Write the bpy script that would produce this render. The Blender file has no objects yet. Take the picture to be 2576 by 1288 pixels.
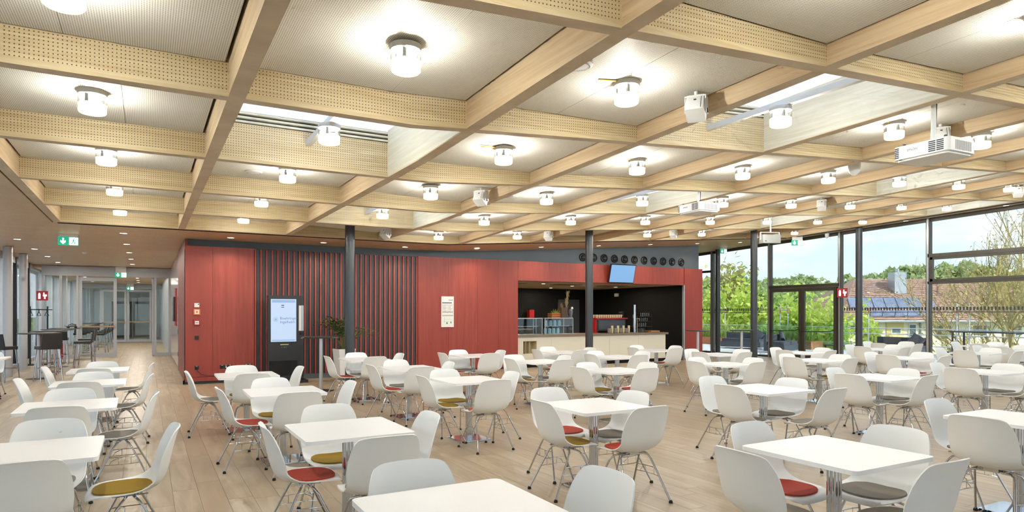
import bpy, math, random
from mathutils import Vector, Matrix
import numpy as np
R = math.radians
SC = bpy.context.scene
COL = SC.collection
# ---------------------------------------------------------------- camera
TH = math.atan(1621 / 2857.0)            # the hall's axes are turned this much against the view
CT, ST = math.cos(TH), math.sin(TH)
cam_d = bpy.data.cameras.new('camera')
cam = bpy.data.objects.new('camera', cam_d); COL.objects.link(cam)
cam.location = (0, 0, 1.58); cam.rotation_euler = (math.pi / 2, 0, -TH)
cam_d.sensor_width = 36; cam_d.lens = 1621 / 2576 * 36; cam_d.shift_y = 143 / 2576
cam_d.clip_end = 3000; cam_d.clip_start = .05
SC.camera = cam
# ---------------------------------------------------------------- look
vs = SC.view_settings
vs.view_transform = 'Standard'; vs.look = 'None'; vs.gamma = 1; vs.use_curve_mapping = False
vs.exposure = 0.28
cy = SC.cycles
cy.max_bounces = 6; cy.diffuse_bounces = 4; cy.glossy_bounces = 3; cy.transmission_bounces = 3; cy.transparent_max_bounces = 12
cy.use_adaptive_sampling = True; cy.adaptive_threshold = .14; cy.adaptive_min_samples = 12; cy.use_light_tree = False; cy.use_denoising = True
cy.caustics_reflective = False; cy.caustics_refractive = False; cy.sample_clamp_indirect = 4.0; cy.blur_glossy = 0.6
# ---------------------------------------------------------------- light levels (one place)
LAMP_W, DOWN_W, CORR_W, BAR_W = 50.0, 10.0, 24.0, 17.0
SUN_E = 4.2
LAMP_COL = (1.0, .985, .92)
# ---------------------------------------------------------------- sky: blue with bright clouds
w = bpy.data.worlds.new('sky'); SC.world = w; w.use_nodes = True
nt = w.node_tree; N = nt.nodes; L = nt.links; N.clear()
out = N.new('ShaderNodeOutputWorld'); bg = N.new('ShaderNodeBackground'); L.new(bg.outputs[0], out.inputs[0])
tc = N.new('ShaderNodeTexCoord'); sep = N.new('ShaderNodeSeparateXYZ'); L.new(tc.outputs['Generated'], sep.inputs[0])
ramp = N.new('ShaderNodeValToRGB'); L.new(sep.outputs[2], ramp.inputs[0])
e = ramp.color_ramp.elements
e[0].position = 0.0; e[0].color = (.58, .68, .80, 1); e[1].position = .6; e[1].color = (.38, .54, .82, 1)
m = e.new(.18); m.color = (.45, .58, .78, 1)
mp = N.new('ShaderNodeMapping'); mp.inputs['Scale'].default_value = (1, 1, 3.2); L.new(tc.outputs['Generated'], mp.inputs[0])
nz = N.new('ShaderNodeTexNoise'); nz.inputs['Scale'].default_value = 3.4; nz.inputs['Detail'].default_value = 5; nz.inputs['Roughness'].default_value = .55
L.new(mp.outputs[0], nz.inputs['Vector'])
cr = N.new('ShaderNodeValToRGB'); cr.color_ramp.elements[0].position = .40; cr.color_ramp.elements[1].position = .62; L.new(nz.outputs[0], cr.inputs[0])
mx = N.new('ShaderNodeMix'); mx.data_type = 'RGBA'; L.new(cr.outputs[0], mx.inputs[0]); L.new(ramp.outputs[0], mx.inputs[6]); mx.inputs[7].default_value = (.80, .83, .86, 1)
L.new(mx.outputs[2], bg.inputs[0]); bg.inputs[1].default_value = 1.5
# ---------------------------------------------------------------- sun, from behind the camera
sd = bpy.data.lights.new('sun', 'SUN'); sd.energy = SUN_E; sd.angle = R(2.5); sd.color = (1, .95, .85)
sun = bpy.data.objects.new('sun', sd); COL.objects.link(sun)
sun.rotation_euler = Vector((-.12, .80, -.62)).to_track_quat('-Z', 'Y').to_euler()
# ---------------------------------------------------------------- material kit
def sr(r, g, b):
    f = lambda c: (c / 255 / 12.92) if c / 255 <= .04045 else ((c / 255 + .055) / 1.055) ** 2.4
    return (f(r), f(g), f(b), 1)
MATS = {}
def mat(name, col, rough=.5, metal=0, spec=.5, emit=None, es=0):
    if name in MATS: return MATS[name]
    m = bpy.data.materials.new(name); m.use_nodes = True
    b = m.node_tree.nodes['Principled BSDF']
    b.inputs['Base Color'].default_value = col; b.inputs['Roughness'].default_value = rough
    b.inputs['Metallic'].default_value = metal; b.inputs['Specular IOR Level'].default_value = spec
    if emit: b.inputs['Emission Color'].default_value = emit; b.inputs['Emission Strength'].default_value = es
    MATS[name] = m
    return m
def nodes(m): return m.node_tree.nodes, m.node_tree.links, m.node_tree.nodes['Principled BSDF']
def vmath(N, L, op, a, b=None):
    n = N.new('ShaderNodeMath'); n.operation = op
    for i, x in enumerate((a, b)):
        if x is None: continue
        if isinstance(x, (int, float)): n.inputs[i].default_value = x
        else: L.new(x, n.inputs[i])
    return n.outputs[0]
def mixc(N, L, fac, a, b):
    n = N.new('ShaderNodeMix'); n.data_type = 'RGBA'
    if isinstance(fac, (int, float)): n.inputs[0].default_value = fac
    else: L.new(fac, n.inputs[0])
    for i, x in ((6, a), (7, b)):
        if isinstance(x, tuple): n.inputs[i].default_value = x
        else: L.new(x, n.inputs[i])
    return n.outputs[2]
def grain_mat(name, dark, light, scale, rough=.5, axis='pos', vary=None, holes=None, bump=.0, streak=None):
    """wood: stretched noise; holes=(axis pair, pitch, radius, hole colour); vary=(colour) blended per object"""
    m = mat(name, light, rough); N, L, b = nodes(m)
    g = N.new('ShaderNodeNewGeometry'); mp = N.new('ShaderNodeMapping'); mp.inputs['Scale'].default_value = scale
    L.new(g.outputs['Position'], mp.inputs[0])
    vec = mp.outputs[0]
    if vary is not None:
        oi = N.new('ShaderNodeObjectInfo')
        rnd = vmath(N, L, 'FRACT', vmath(N, L, 'ADD', oi.outputs['Random'], g.outputs['Random Per Island']))
        cmb = N.new('ShaderNodeCombineXYZ'); L.new(vmath(N, L, 'MULTIPLY', rnd, 37.0), cmb.inputs[0]); L.new(vmath(N, L, 'MULTIPLY', rnd, 91.0), cmb.inputs[1])
        ad = N.new('ShaderNodeVectorMath'); L.new(vec, ad.inputs[0]); L.new(cmb.outputs[0], ad.inputs[1]); vec = ad.outputs[0]
    nz = N.new('ShaderNodeTexNoise'); nz.inputs['Scale'].default_value = 1; nz.inputs['Detail'].default_value = 3; nz.inputs['Roughness'].default_value = .6; nz.inputs['Distortion'].default_value = .7
    L.new(vec, nz.inputs['Vector'])
    rp = N.new('ShaderNodeValToRGB'); rp.color_ramp.elements[0].position = .32; rp.color_ramp.elements[1].position = .68
    rp.color_ramp.elements[0].color = dark; rp.color_ramp.elements[1].color = light; L.new(nz.outputs[0], rp.inputs[0])
    c = rp.outputs[0]
    if streak:
        n2 = N.new('ShaderNodeTexNoise'); n2.inputs['Scale'].default_value = 4; n2.inputs['Detail'].default_value = 2; L.new(vec, n2.inputs['Vector'])
        f = vmath(N, L, 'GREATER_THAN', n2.outputs[0], .72)
        c = mixc(N, L, vmath(N, L, 'MULTIPLY', f, .45), c, streak)
    if vary is not None:
        c = mixc(N, L, vmath(N, L, 'MULTIPLY', rnd, .75), c, vary)
    if holes:
        (ax, ay), pitch, rad, hc = holes
        sp = N.new('ShaderNodeSeparateXYZ'); L.new(g.outputs['Position'], sp.inputs[0])
        d = []
        at = N.new('ShaderNodeAttribute'); at.attribute_name = 'beam_h'
        for a in (ax, ay):
            src = at.outputs['Fac'] if a == 2 else sp.outputs[a]
            q = vmath(N, L, 'SUBTRACT', vmath(N, L, 'FRACT', vmath(N, L, 'DIVIDE', vmath(N, L, 'ADD', src, 50.0), pitch)), .5)
            d.append(vmath(N, L, 'MULTIPLY', q, q))
        r2 = vmath(N, L, 'ADD', d[0], d[1])
        f = vmath(N, L, 'LESS_THAN', r2, (rad / pitch) ** 2)
        if ay == 2: f = vmath(N, L, 'MULTIPLY', f, vmath(N, L, 'GREATER_THAN', at.outputs['Fac'], .042))
        c = mixc(N, L, f, c, hc)
    L.new(c, b.inputs['Base Color'])
    if bump:
        bp = N.new('ShaderNodeBump'); bp.inputs['Strength'].default_value = bump; bp.inputs['Distance'].default_value = .002
        L.new(nz.outputs[0], bp.inputs['Height']); L.new(bp.outputs[0], b.inputs['Normal'])
    return m
HOLE = sr(96, 78, 52)
M_PLANK = grain_mat('oak_plank', sr(150, 133, 108), sr(190, 174, 148), (9, .9, 1), .36, vary=sr(160, 141, 114), bump=.12, streak=sr(204, 190, 166))
M_CROSS = grain_mat('perforated_veneer', sr(200, 175, 130), sr(222, 204, 164), (1.1, 6, 26), .55, holes=((0, 2), .0262, .0045, HOLE), streak=sr(170, 134, 88))
M_BEAM = grain_mat('laminated_veneer', sr(208, 178, 138), sr(230, 206, 168), (9, .9, 24), .5, streak=sr(176, 138, 96))
M_UNDER = grain_mat('veneer_underside', sr(200, 180, 150), sr(218, 200, 172), (2, 3, 6), .55)
M_SHAFT = grain_mat('pale_shaft_veneer', sr(214, 204, 176), sr(232, 226, 204), (9, .9, 24), .55, streak=sr(190, 172, 140))  # paler, cooler tone than the main beam veneer
M_PANEL = grain_mat('perforated_panel', sr(240, 237, 226), sr(246, 243, 234), (1, 1, 1), .6, holes=((0, 1), .0145, .0040, sr(168, 158, 138)))
M_SOFFIT = grain_mat('perforated_soffit', sr(214, 184, 146), sr(226, 198, 162), (2, 2, 2), .42, holes=((0, 1), .021, .0050, sr(150, 120, 90)))
M_RED = grain_mat('red_stained_wood', sr(140, 54, 44), sr(160, 70, 58), (14, 14, .8), .45, vary=sr(150, 60, 50))
M_SLAT = mat('red_slat', sr(166, 66, 56), .5)
M_DARK = mat('anthracite_board', sr(62, 64, 68), .5)
M_GREYBAND = mat('slate_grey_paint', sr(94, 104, 112), .6)
M_BLACK = mat('black_board', sr(17, 17, 17), .6, spec=.2)
M_FRAME = mat('umber_metal_frame', sr(74, 70, 62), .4, .2)
M_FRAMEI = mat('silver_metal', sr(176, 184, 188), .35, .5)
M_FRAMEG = mat('light_grey_frame', sr(174, 178, 184), .4, .0)
M_FIN = mat('pale_grey_lining', sr(222, 228, 236), .45)
M_COLUMN = mat('dark_column_paint', sr(66, 70, 74), .32, .2)
M_COLUMNL = mat('grey_column_paint', sr(192, 196, 202), .35, .0)
M_WHITE = mat('white_shell', sr(243, 245, 244), .38)
M_LAMI = mat('white_laminate', sr(226, 226, 225), .38)
M_EDGE = mat('white_edge_band', sr(246, 247, 248), .4)
M_CHROME = mat('chrome', (.60, .61, .63, 1), .07, 1)
M_BLACKP = mat('black_plastic', sr(28, 28, 30), .4)
M_RUBBER = mat('black_rubber', sr(20, 20, 20), .7)
M_PADS = {'red': mat('red_felt', sr(176, 58, 38), .9), 'mustard': mat('mustard_felt', sr(150, 118, 8), .9), 'grey': mat('taupe_felt', sr(136, 128, 118), .9)}
M_WPLAST = mat('white_plastic', sr(235, 235, 232), .4)
M_CREAM = mat('cream_front', sr(226, 222, 206), .5)
M_TOP = mat('taupe_worktop', sr(128, 112, 94), .4)
M_PLASTER = mat('white_plaster', sr(232, 232, 230), .8)
M_LILAC = mat('glossy_lilac_grey', sr(176, 158, 156), .16)
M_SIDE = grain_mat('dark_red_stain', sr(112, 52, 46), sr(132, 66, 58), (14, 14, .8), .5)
M_BEIGEC = mat('beige_ceiling', sr(206, 192, 170), .6)
def glass(name, tint=(1, 1, 1, 1), refl=.07, rough=0.0):
    if name in MATS: return MATS[name]
    m = bpy.data.materials.new(name); m.use_nodes = True; N = m.node_tree.nodes; L = m.node_tree.links; N.clear()
    o = N.new('ShaderNodeOutputMaterial'); a = N.new('ShaderNodeBsdfTransparent'); a.inputs[0].default_value = tint
    g = N.new('ShaderNodeBsdfGlossy'); g.inputs['Roughness'].default_value = rough
    lw = N.new('ShaderNodeLayerWeight'); lw.inputs[0].default_value = .12
    f = vmath(N, L, 'ADD', vmath(N, L, 'MULTIPLY', lw.outputs[0], .55), refl * .5)
    mx = N.new('ShaderNodeMixShader'); L.new(f, mx.inputs[0]); L.new(a.outputs[0], mx.inputs[1]); L.new(g.outputs[0], mx.inputs[2]); L.new(mx.outputs[0], o.inputs[0])
    MATS[name] = m
    return m
M_GLASS = glass('clear_glass', (.95, .98, .97, 1))
M_GLASSC = glass('display_glass', (.93, .97, .98, 1), .10)
M_RAILG = glass('greenish_glass', (.82, .95, .90, 1), .12)
def opal():
    m = bpy.data.materials.new('opal_rooflight'); m.use_nodes = True; N = m.node_tree.nodes; L = m.node_tree.links; N.clear()
    o = N.new('ShaderNodeOutputMaterial'); a = N.new('ShaderNodeBsdfTranslucent'); a.inputs[0].default_value = (.93, .95, .98, 1)
    t = N.new('ShaderNodeBsdfTransparent'); mx = N.new('ShaderNodeMixShader'); mx.inputs[0].default_value = .12
    L.new(a.outputs[0], mx.inputs[1]); L.new(t.outputs[0], mx.inputs[2]); L.new(mx.outputs[0], o.inputs[0])
    return m
M_OPAL = opal()
def emis(name, col, s, base=(.8, .8, .8, 1)):
    m = mat(name, base, .4, emit=col, es=s); m.cycles.emission_sampling = 'NONE'
    return m
def frosted(name, t, es):
    m = bpy.data.materials.new(name); m.use_nodes = True; N = m.node_tree.nodes; L = m.node_tree.links; N.clear()
    o = N.new('ShaderNodeOutputMaterial'); a = N.new('ShaderNodeBsdfTransparent'); e = N.new('ShaderNodeEmission'); e.inputs[0].default_value = (1, .86, .60, 1); e.inputs[1].default_value = es
    mx = N.new('ShaderNodeMixShader'); mx.inputs[0].default_value = 1 - t; L.new(a.outputs[0], mx.inputs[1]); L.new(e.outputs[0], mx.inputs[2]); L.new(mx.outputs[0], o.inputs[0]); m.cycles.emission_sampling = 'NONE'
    return m
M_DRUM = frosted('frosted_lit_glass', .43, 1.7)
M_BASEG = frosted('frosted_lit_base', .62, 2.2)
M_REFL = emis('lit_reflector', (1, .90, .72, 1), 9.0)
M_SPOT = emis('lit_downlight', (1, .90, .70, 1), 8.0)
M_SCREEN = emis('lit_blue_screen', sr(128, 176, 226), .78, sr(60, 80, 100))
M_KIOSK = emis('lit_kiosk_screen', sr(198, 218, 245), .72, sr(90, 100, 120))
M_EXITG = emis('lit_green_sign', sr(20, 160, 120), .85, sr(20, 120, 90))
M_EXITW = emis('lit_white_pictogram', (1, 1, 1, 1), 1.0)
# ---------------------------------------------------------------- mesh kit
class MB:
    def __init__(s): s.v = []; s.f = []
    def add(s, vs, fs):
        o = len(s.v); s.v += [tuple(p) for p in vs]; s.f += [tuple(i + o for i in f) for f in fs]; return s
    def box(s, x0, x1, y0, y1, z0, z1):
        return s.add([(x0, y0, z0), (x1, y0, z0), (x1, y1, z0), (x0, y1, z0), (x0, y0, z1), (x1, y0, z1), (x1, y1, z1), (x0, y1, z1)],
                     [(3, 2, 1, 0), (4, 5, 6, 7), (0, 1, 5, 4), (1, 2, 6, 5), (2, 3, 7, 6), (3, 0, 4, 7)])
    def hexa(s, p): return s.add(p, [(3, 2, 1, 0), (4, 5, 6, 7), (0, 1, 5, 4), (1, 2, 6, 5), (2, 3, 7, 6), (3, 0, 4, 7)])
    def prism(s, poly, z0, z1):
        n = len(poly)
        return s.add([(x, y, z0) for x, y in poly] + [(x, y, z1) for x, y in poly],
                     [tuple(range(n - 1, -1, -1)), tuple(range(n, 2 * n))] + [(i, (i + 1) % n, n + (i + 1) % n, n + i) for i in range(n)])
    def rbox(s, x0, x1, y0, y1, z0, z1, r=.03, k=4):
        P = []
        for cx, cyy, a0 in ((x1 - r, y1 - r, 0), (x0 + r, y1 - r, 90), (x0 + r, y0 + r, 180), (x1 - r, y0 + r, 270)):
            for i in range(k + 1):
                a = R(a0 + 90 * i / k); P.append((cx + r * math.cos(a), cyy + r * math.sin(a)))
        return s.prism(P, z0, z1)
    def lathe(s, prof, n=20, c=(0, 0, 0), close=False):
        vs = []; fs = []
        for r, z in prof:
            for i in range(n):
                a = 2 * math.pi * i / n; vs.append((c[0] + r * math.cos(a), c[1] + r * math.sin(a), c[2] + z))
        for j in range(len(prof) - 1):
            for i in range(n):
                k = (i + 1) % n; fs.append((j * n + i, j * n + k, (j + 1) * n + k, (j + 1) * n + i))
        if not close:
            fs.append(tuple(range(n - 1, -1, -1))); fs.append(tuple(range((len(prof) - 1) * n, len(prof) * n)))
        return s.add(vs, fs)
    def tube(s, pts, r, n=8, r1=None, caps=True):
        pts = [Vector(p) for p in pts]; m = len(pts); vs = []; fs = []; up = None
        for k, p in enumerate(pts):
            d = (pts[min(k + 1, m - 1)] - pts[max(k - 1, 0)]).normalized()
            if up is None: up = d.orthogonal().normalized()
            up = (up - d * up.dot(d)).normalized(); sd = d.cross(up)
            rr = r if r1 is None else r + (r1 - r) * k / (m - 1)
            for i in range(n):
                a = 2 * math.pi * i / n; vs.append(p + up * (rr * math.cos(a)) + sd * (rr * math.sin(a)))
        for k in range(m - 1):
            for i in range(n):
                j = (i + 1) % n; fs.append((k * n + i, k * n + j, (k + 1) * n + j, (k + 1) * n + i))
        if caps: fs.append(tuple(range(n - 1, -1, -1))); fs.append(tuple(range((m - 1) * n, m * n)))
        return s.add(vs, fs)
    def mesh(s, name, smooth=False):
        me = bpy.data.meshes.new(name); me.from_pydata(s.v, [], s.f); me.update()
        if smooth: me.shade_smooth() if hasattr(me, 'shade_smooth') else None
        return me
    def build(s, name, m, parent=None, smooth=False, loc=None, rz=0):
        me = s.mesh(name, smooth); me.materials.append(m)
        return link(name, me, parent, loc, rz)
def link(name, me, parent=None, loc=None, rz=0):
    o = bpy.data.objects.new(name, me); COL.objects.link(o)
    if parent: o.parent = parent
    if loc: o.location = loc
    if rz: o.rotation_euler = (0, 0, rz)
    return o
def auto_smooth(o, ang=40):
    me = o.data
    me.shade_smooth()
    try: me.set_sharp_from_angle(angle=R(ang))
    except Exception: pass
    return o
def tag(o, label=None, cat=None, group=None, kind=None):
    if label: o['label'] = label
    if cat: o['category'] = cat
    if group: o['group'] = group
    if kind: o['kind'] = kind
    return o
def empty(name, loc=(0, 0, 0), rz=0, label=None, cat=None, group=None, kind=None):
    o = bpy.data.objects.new(name, None); COL.objects.link(o); o.location = loc; o.rotation_euler = (0, 0, rz)
    o.empty_display_size = .1
    return tag(o, label, cat, group, kind)
def kids(o): return [c for c in bpy.data.objects if c.parent == o]
def copy_tree(o, children, parent=None):
    """children: {object: [children]} so no search is needed"""
    c = o.copy(); COL.objects.link(c)
    if parent: c.parent = parent
    for ch in children.get(o, []): copy_tree(ch, children, c)
    return c
ORD = ['first', 'second', 'third', 'fourth', 'fifth', 'sixth', 'seventh', 'eighth', 'ninth', 'tenth', 'eleventh', 'twelfth']
# ---------------------------------------------------------------- hall dimensions (x across the bays, y into the depth)
def fold(v): return 2.0 + .478 * (v - 5.3)               # the roof folds along this line and rises beyond it
def hb(u, v): return 3.22 + .07 * max(0.0, u - fold(v))   # underside of beams and soffits
def hp(u, v): return hb(u, v) + (.25 if u < 2.6 else .25 - .09 * min(1, (u - 2.6) / 2))
UB = [-1.4 + 2 * i for i in range(11)]                    # main beams
VB = [5.365 + 2.2 * j for j in range(-3, 5)]              # cross beams
VEND, UEND = VB[-1] + .07, 18.75
UL, UR, VW = -3.4, 19.5, 15.85                            # left glazing, right glazing, red wall
SKY = {(0, 0), (2, -1), (1, 2), (3, 1), (5, 0), (6, 2), (4, -2), (8, 1)}
random.seed(7)
# ================================================================= FLOOR
floor = MB().box(UL - .3, UR + .2, -4, 50, -.3, -.012).build('floor', mat('floor_screed', sr(120, 104, 86), .8))
tag(floor, 'pale oak plank floor of the dining hall', kind='structure')
PW, PL = .2, 1.25
pm = MB().box(-PW / 2 + .001, PW / 2 - .001, -PL / 2 + .001, PL / 2 - .001, -.011, 0).mesh('plank'); pm.materials.append(M_PLANK)
cand = []; rest = MB()
nrow = int((UR - UL) / PW) + 1
for i in range(nrow):
    x = UL + PW * (i + .5)
    if x > UR: break
    y = -1.6 - random.random() * PL
    ymax = 48 if x < .74 else (VW + .4 if x < 9.0 else (21 if x < 15.7 else 24))
    while y < ymax:
        yc = y + PL / 2
        z = ST * x + CT * yc; X = CT * x - ST * yc
        px = 1288 + 1621 * X / max(z, .1); py = 787 + 1.58 * 1621 / max(z, .1)
        if z > 1 and -60 < px < 2640 and py < 1340 and y + PL < ymax: cand.append((z, x, yc))
        else: rest.box(x - PW / 2 + .001, x + PW / 2 - .001, y + .001, min(y + PL, ymax) - .001, -.011, 0)
        y += PL
cand.sort()
for k, (z, x, yc) in enumerate(cand):
    if k < 300: link('plank', pm, floor, (x, yc, 0))
    else: rest.box(x - PW / 2 + .001, x + PW / 2 - .001, yc - PL / 2 + .001, yc + PL / 2 - .001, -.011, 0)
tag(rest.build('planks', M_PLANK, floor), kind='stuff')
# ================================================================= CEILING GRID
ceil = empty('ceiling', label='wooden coffered ceiling of crossing beams with perforated panels', kind='structure')
def vsamples(u, a, b):
    vk = 5.3 + (u - 2.0) / .478
    s = [a] + [v for v in VB if a < v < b] + ([vk] if a < vk < b else []) + [b]
    return sorted(set(s))
for u in UB:
    m = MB(); S = vsamples(u, -1.2, VEND)
    for a, b in zip(S, S[1:]):
        za, zb = hb(u, a), hb(u, b)
        m.hexa([(u - .06, a, za), (u + .06, a, za), (u + .06, b, zb), (u - .06, b, zb), (u - .06, a, za + .41), (u + .06, a, za + .41), (u + .06, b, zb + .41), (u - .06, b, zb + .41)])
    o = m.build('main_beam', M_BEAM, ceil); o.data.materials.append(M_UNDER)
    for p_ in o.data.polygons: p_.material_index = 1 if abs(p_.normal.z) > .5 else 0
for i in range(len(UB) - 1):
    a, b = UB[i] + .06, UB[i + 1] - .06
    for v in VB:
        fk = fold(v); S = [a] + ([fk] if a + .05 < fk < b - .05 else []) + [b]; m = MB()
        for p, q in zip(S, S[1:]):
            zp, zq = hb(p, v), hb(q, v)
            m.hexa([(p, v - .055, zp), (q, v - .055, zq), (q, v + .055, zq), (p, v + .055, zp), (p, v - .055, zp + .41), (q, v - .055, zq + .41), (q, v + .055, zq + .41), (p, v + .055, zp + .41)])
        o = m.build('cross_beam', M_CROSS, ceil); o.data.materials.append(M_UNDER)
        at_ = o.data.attributes.new('beam_h', 'FLOAT', 'POINT'); at_.data.foreach_set('value', [.41 * ((k % 8) // 4) for k in range(len(o.data.vertices))])
        for p_ in o.data.polygons: p_.material_index = 1 if abs(p_.normal.z) > .5 else 0
roof = MB()
def panel(u0, u1, v0, v1):
    m = MB(); z = [hp(*p) for p in ((u0, v0), (u1, v0), (u1, v1), (u0, v1))]
    P = [(u0, v0), (u1, v0), (u1, v1), (u0, v1)]
    m.hexa([(p[0], p[1], zz) for p, zz in zip(P, z)] + [(p[0], p[1], zz + .02) for p, zz in zip(P, z)])
    m.build('ceiling_panel', M_PANEL, ceil)
for i in range(len(UB) - 1):
    for j in range(len(VB) - 1):
        bi, bj = i - 1, j - 3
        u0, u1, v0, v1 = UB[i] + .085, UB[i + 1] - .085, VB[j] + .075, VB[j + 1] - .075
        uc, vc = (u0 + u1) / 2, (v0 + v1) / 2
        if (bi, bj) not in SKY:
            us = u0 + (u1 - u0) * (.62 if (i + j) % 2 else .45)
            panel(u0, us - .002, v0, v1); panel(us + .002, u1, v0, v1)
            P = [(UB[i], VB[j]), (UB[i + 1], VB[j]), (UB[i + 1], VB[j + 1]), (UB[i], VB[j + 1])]
            roof.hexa([(p[0], p[1], hb(*p) + .41) for p in P] + [(p[0], p[1], hb(*p) + .56) for p in P])
tag(roof.build('roof_deck', M_DARK), 'dark roof deck closing the ceiling bays from above', kind='structure')
# rooflights
nsky = 0
for (bi, bj) in sorted(SKY):
    nsky += 1
    i, j = bi + 1, bj + 3
    u0, u1, v0, v1 = UB[i] + .06, UB[i + 1] - .06, VB[j] + .055, VB[j + 1] - .055
    wn = empty('window_%d' % nsky, label='rooflight shaft with opal pane and wooden louvres, %s bay from the left' % ORD[bi + 1], kind='structure')
    z = lambda u, v: hb(u, v)
    for a in (0, 1):       # boards over the main beams
        x0, x1 = ((u0 - .03, u0), (u1, u1 + .03))[a]; m = MB()
        S = vsamples(x0, v0, v1)
        for p, q in zip(S, S[1:]):
            xa = u0 if a == 0 else u1
            m.hexa([(x0 + (.001 if a else 0), p, z(xa, p) + .012), (x1 + (.0 if a else .001), p, z(xa, p) + .012), (x1 + (.0 if a else .001), q, z(xa, q) + .012), (x0 + (.001 if a else 0), q, z(xa, q) + .012),
                    (x0, p, z(xa, p) + .56), (x1, p, z(xa, p) + .56), (x1, q, z(xa, q) + .56), (x0, q, z(xa, q) + .56)])
        if a == 0: m.v = [(x + .004, y, zz) for x, y, zz in m.v]
        else: m.v = [(x - .004, y, zz) for x, y, zz in m.v]
        m.build('shaft_board', M_SHAFT, wn)
    zc = z((u0 + u1) / 2, (v0 + v1) / 2)
    for vv, sgn in ((v0, 1), (v1, -1)):
        ya, yb = sorted((vv, vv - sgn * .02))
        za, zb = z(u0, vv), z(u1, vv)
        back = MB().hexa([(u0, ya - sgn * .09, za + .38), (u1, ya - sgn * .09, zb + .4), (u1, yb - sgn * .09, zb + .4), (u0, yb - sgn * .09, za + .4), (u0, ya - sgn * .09, za + .56), (u1, ya - sgn * .09, zb + .56), (u1, yb - sgn * .09, zb + .56), (u0, yb - sgn * .09, za + .56)])
        back.build('shaft_back', M_DARK, wn)
        for k in range(3):
            h = .425 + k * .047
            y0, y1 = sorted((vv + sgn * .002, vv - sgn * .05))
            MB().hexa([(u0, y0, za + h), (u1, y0, zb + h), (u1, y1, zb + h), (u0, y1, za + h), (u0, y0, za + h + .022), (u1, y0, zb + h + .022), (u1, y1, zb + h + .022), (u0, y1, za + h + .022)]).build('louvre', M_SHAFT, wn)
    P = [(u0 - .05, v0 - .1), (u1 + .05, v0 - .1), (u1 + .05, v1 + .1), (u0 - .05, v1 + .1)]
    MB().hexa([(p[0], p[1], z(*p) + .56) for p in P] + [(p[0], p[1], z(*p) + .58) for p in P]).build('pane', M_OPAL, wn)
    um = (u0 + u1) / 2; zb_ = hp(um, (v0 + v1) / 2)
    MB().box(um - .03, um + .03, v0, v1, zb_, zb_ + .06).build('lamp_bar', M_WPLAST, wn)
# soffits round the grid
sof = MB()
def sofpatch(u0, u1, v0, v1, n=1, top=1.0):
    for k in range(n):
        a, b = u0 + (u1 - u0) * k / n, u0 + (u1 - u0) * (k + 1) / n
        nv = max(1, int((v1 - v0) / 2.2)); 
        for q in range(nv):
            c, d = v0 + (v1 - v0) * q / nv, v0 + (v1 - v0) * (q + 1) / nv
            P = [(a, c), (b, c), (b, d), (a, d)]
            sof.hexa([(p[0], p[1], hb(*p)) for p in P] + [(p[0], p[1], hb(*p) + top) for p in P])
sofpatch(UL - .5, UB[0] - .085, -4, VEND + .02)
sofpatch(UL - .5, UR + .6, VEND + .02, 27, 24)
sofpatch(UEND, UR + .6, -4, VEND + .02)
sofpatch(UB[0] - .085, UEND, -4, -1.2, 9)
so = sof.build('soffit', M_SOFFIT, ceil)
MB().box(UL - .5, 1.2, 27, 48.4, 3.12, 4).build('corridor_soffit', M_SOFFIT, ceil)
sh = MB()   # dark shadow joint between grid and soffit
sh.box(UB[0] - .085, UB[0] - .062, -1.2, VEND + .02, 3.24, 3.3)
S = sorted(UB + [fold(VEND)])
for a, b in zip(S, S[1:]):
    sh.hexa([(a, VEND - .014, hb(a, VEND) - .012), (b, VEND - .014, hb(b, VEND) - .012), (b, VEND + .03, hb(b, VEND) - .012), (a, VEND + .03, hb(a, VEND) - .012),
             (a, VEND - .014, hb(a, VEND) + .02), (b, VEND - .014, hb(b, VEND) + .02), (b, VEND + .03, hb(b, VEND) + .02), (a, VEND + .03, hb(a, VEND) + .02)])
for a, b in zip(VB, VB[1:]):
    sh.hexa([(18.70, a, hb(18.7, a) - .012), (18.77, a, hb(18.7, a) - .012), (18.77, b, hb(18.7, b) - .012), (18.70, b, hb(18.7, b) - .012),
             (18.70, a, hb(18.7, a) + .02), (18.77, a, hb(18.7, a) + .02), (18.77, b, hb(18.7, b) + .02), (18.70, b, hb(18.7, b) + .02)])
sh.build('shadow_joint', M_BLACK, ceil)
# ================================================================= RED WALL
wall = empty('wall_back', label='red stained wooden wall with dark slatted section and bar opening', kind='structure')
RT = 3.06
def board(u0, u1, z0, z1, v=VW, d=.04, m=M_RED): return MB().box(u0 + .002, u1 - .002, v, v + d, z0, z1).build('panel', m, wall)
for a, b in ((.74, 1.29), (1.29, 2.16)): board(a, b, .16, RT)
board(.74, 2.16, .06, .155, VW - .012, .05)
for a, b in ((6.17, 7.04), (7.04, 7.9), (7.9, 8.55), (8.55, 9.19)): board(a, b, .06, RT)
for a, b in ((9.19, 10.25), (10.25, 11.5), (11.5, 12.8), (12.8, 14.2), (14.2, 15.58)): board(a, b, 2.5, RT)
board(15.60, 16.43, .06, RT)
MB().box(.74, 9.19, VW + .06, VW + .3, 0, RT - .05).build('backing', M_DARK, wall)
MB().box(.70, 16.43, VW + .08, VW + .12, .0, .08).build('plinth', M_BLACK, wall)
MB().box(2.16, 6.17, VW + .02, VW + .06, 0, .12).build('plinth', M_GREYBAND, wall)
MB().box(9.19, 16.43, VW + .1, VW + .3, 2.5, RT - .05).build('backing', M_DARK, wall)
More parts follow.
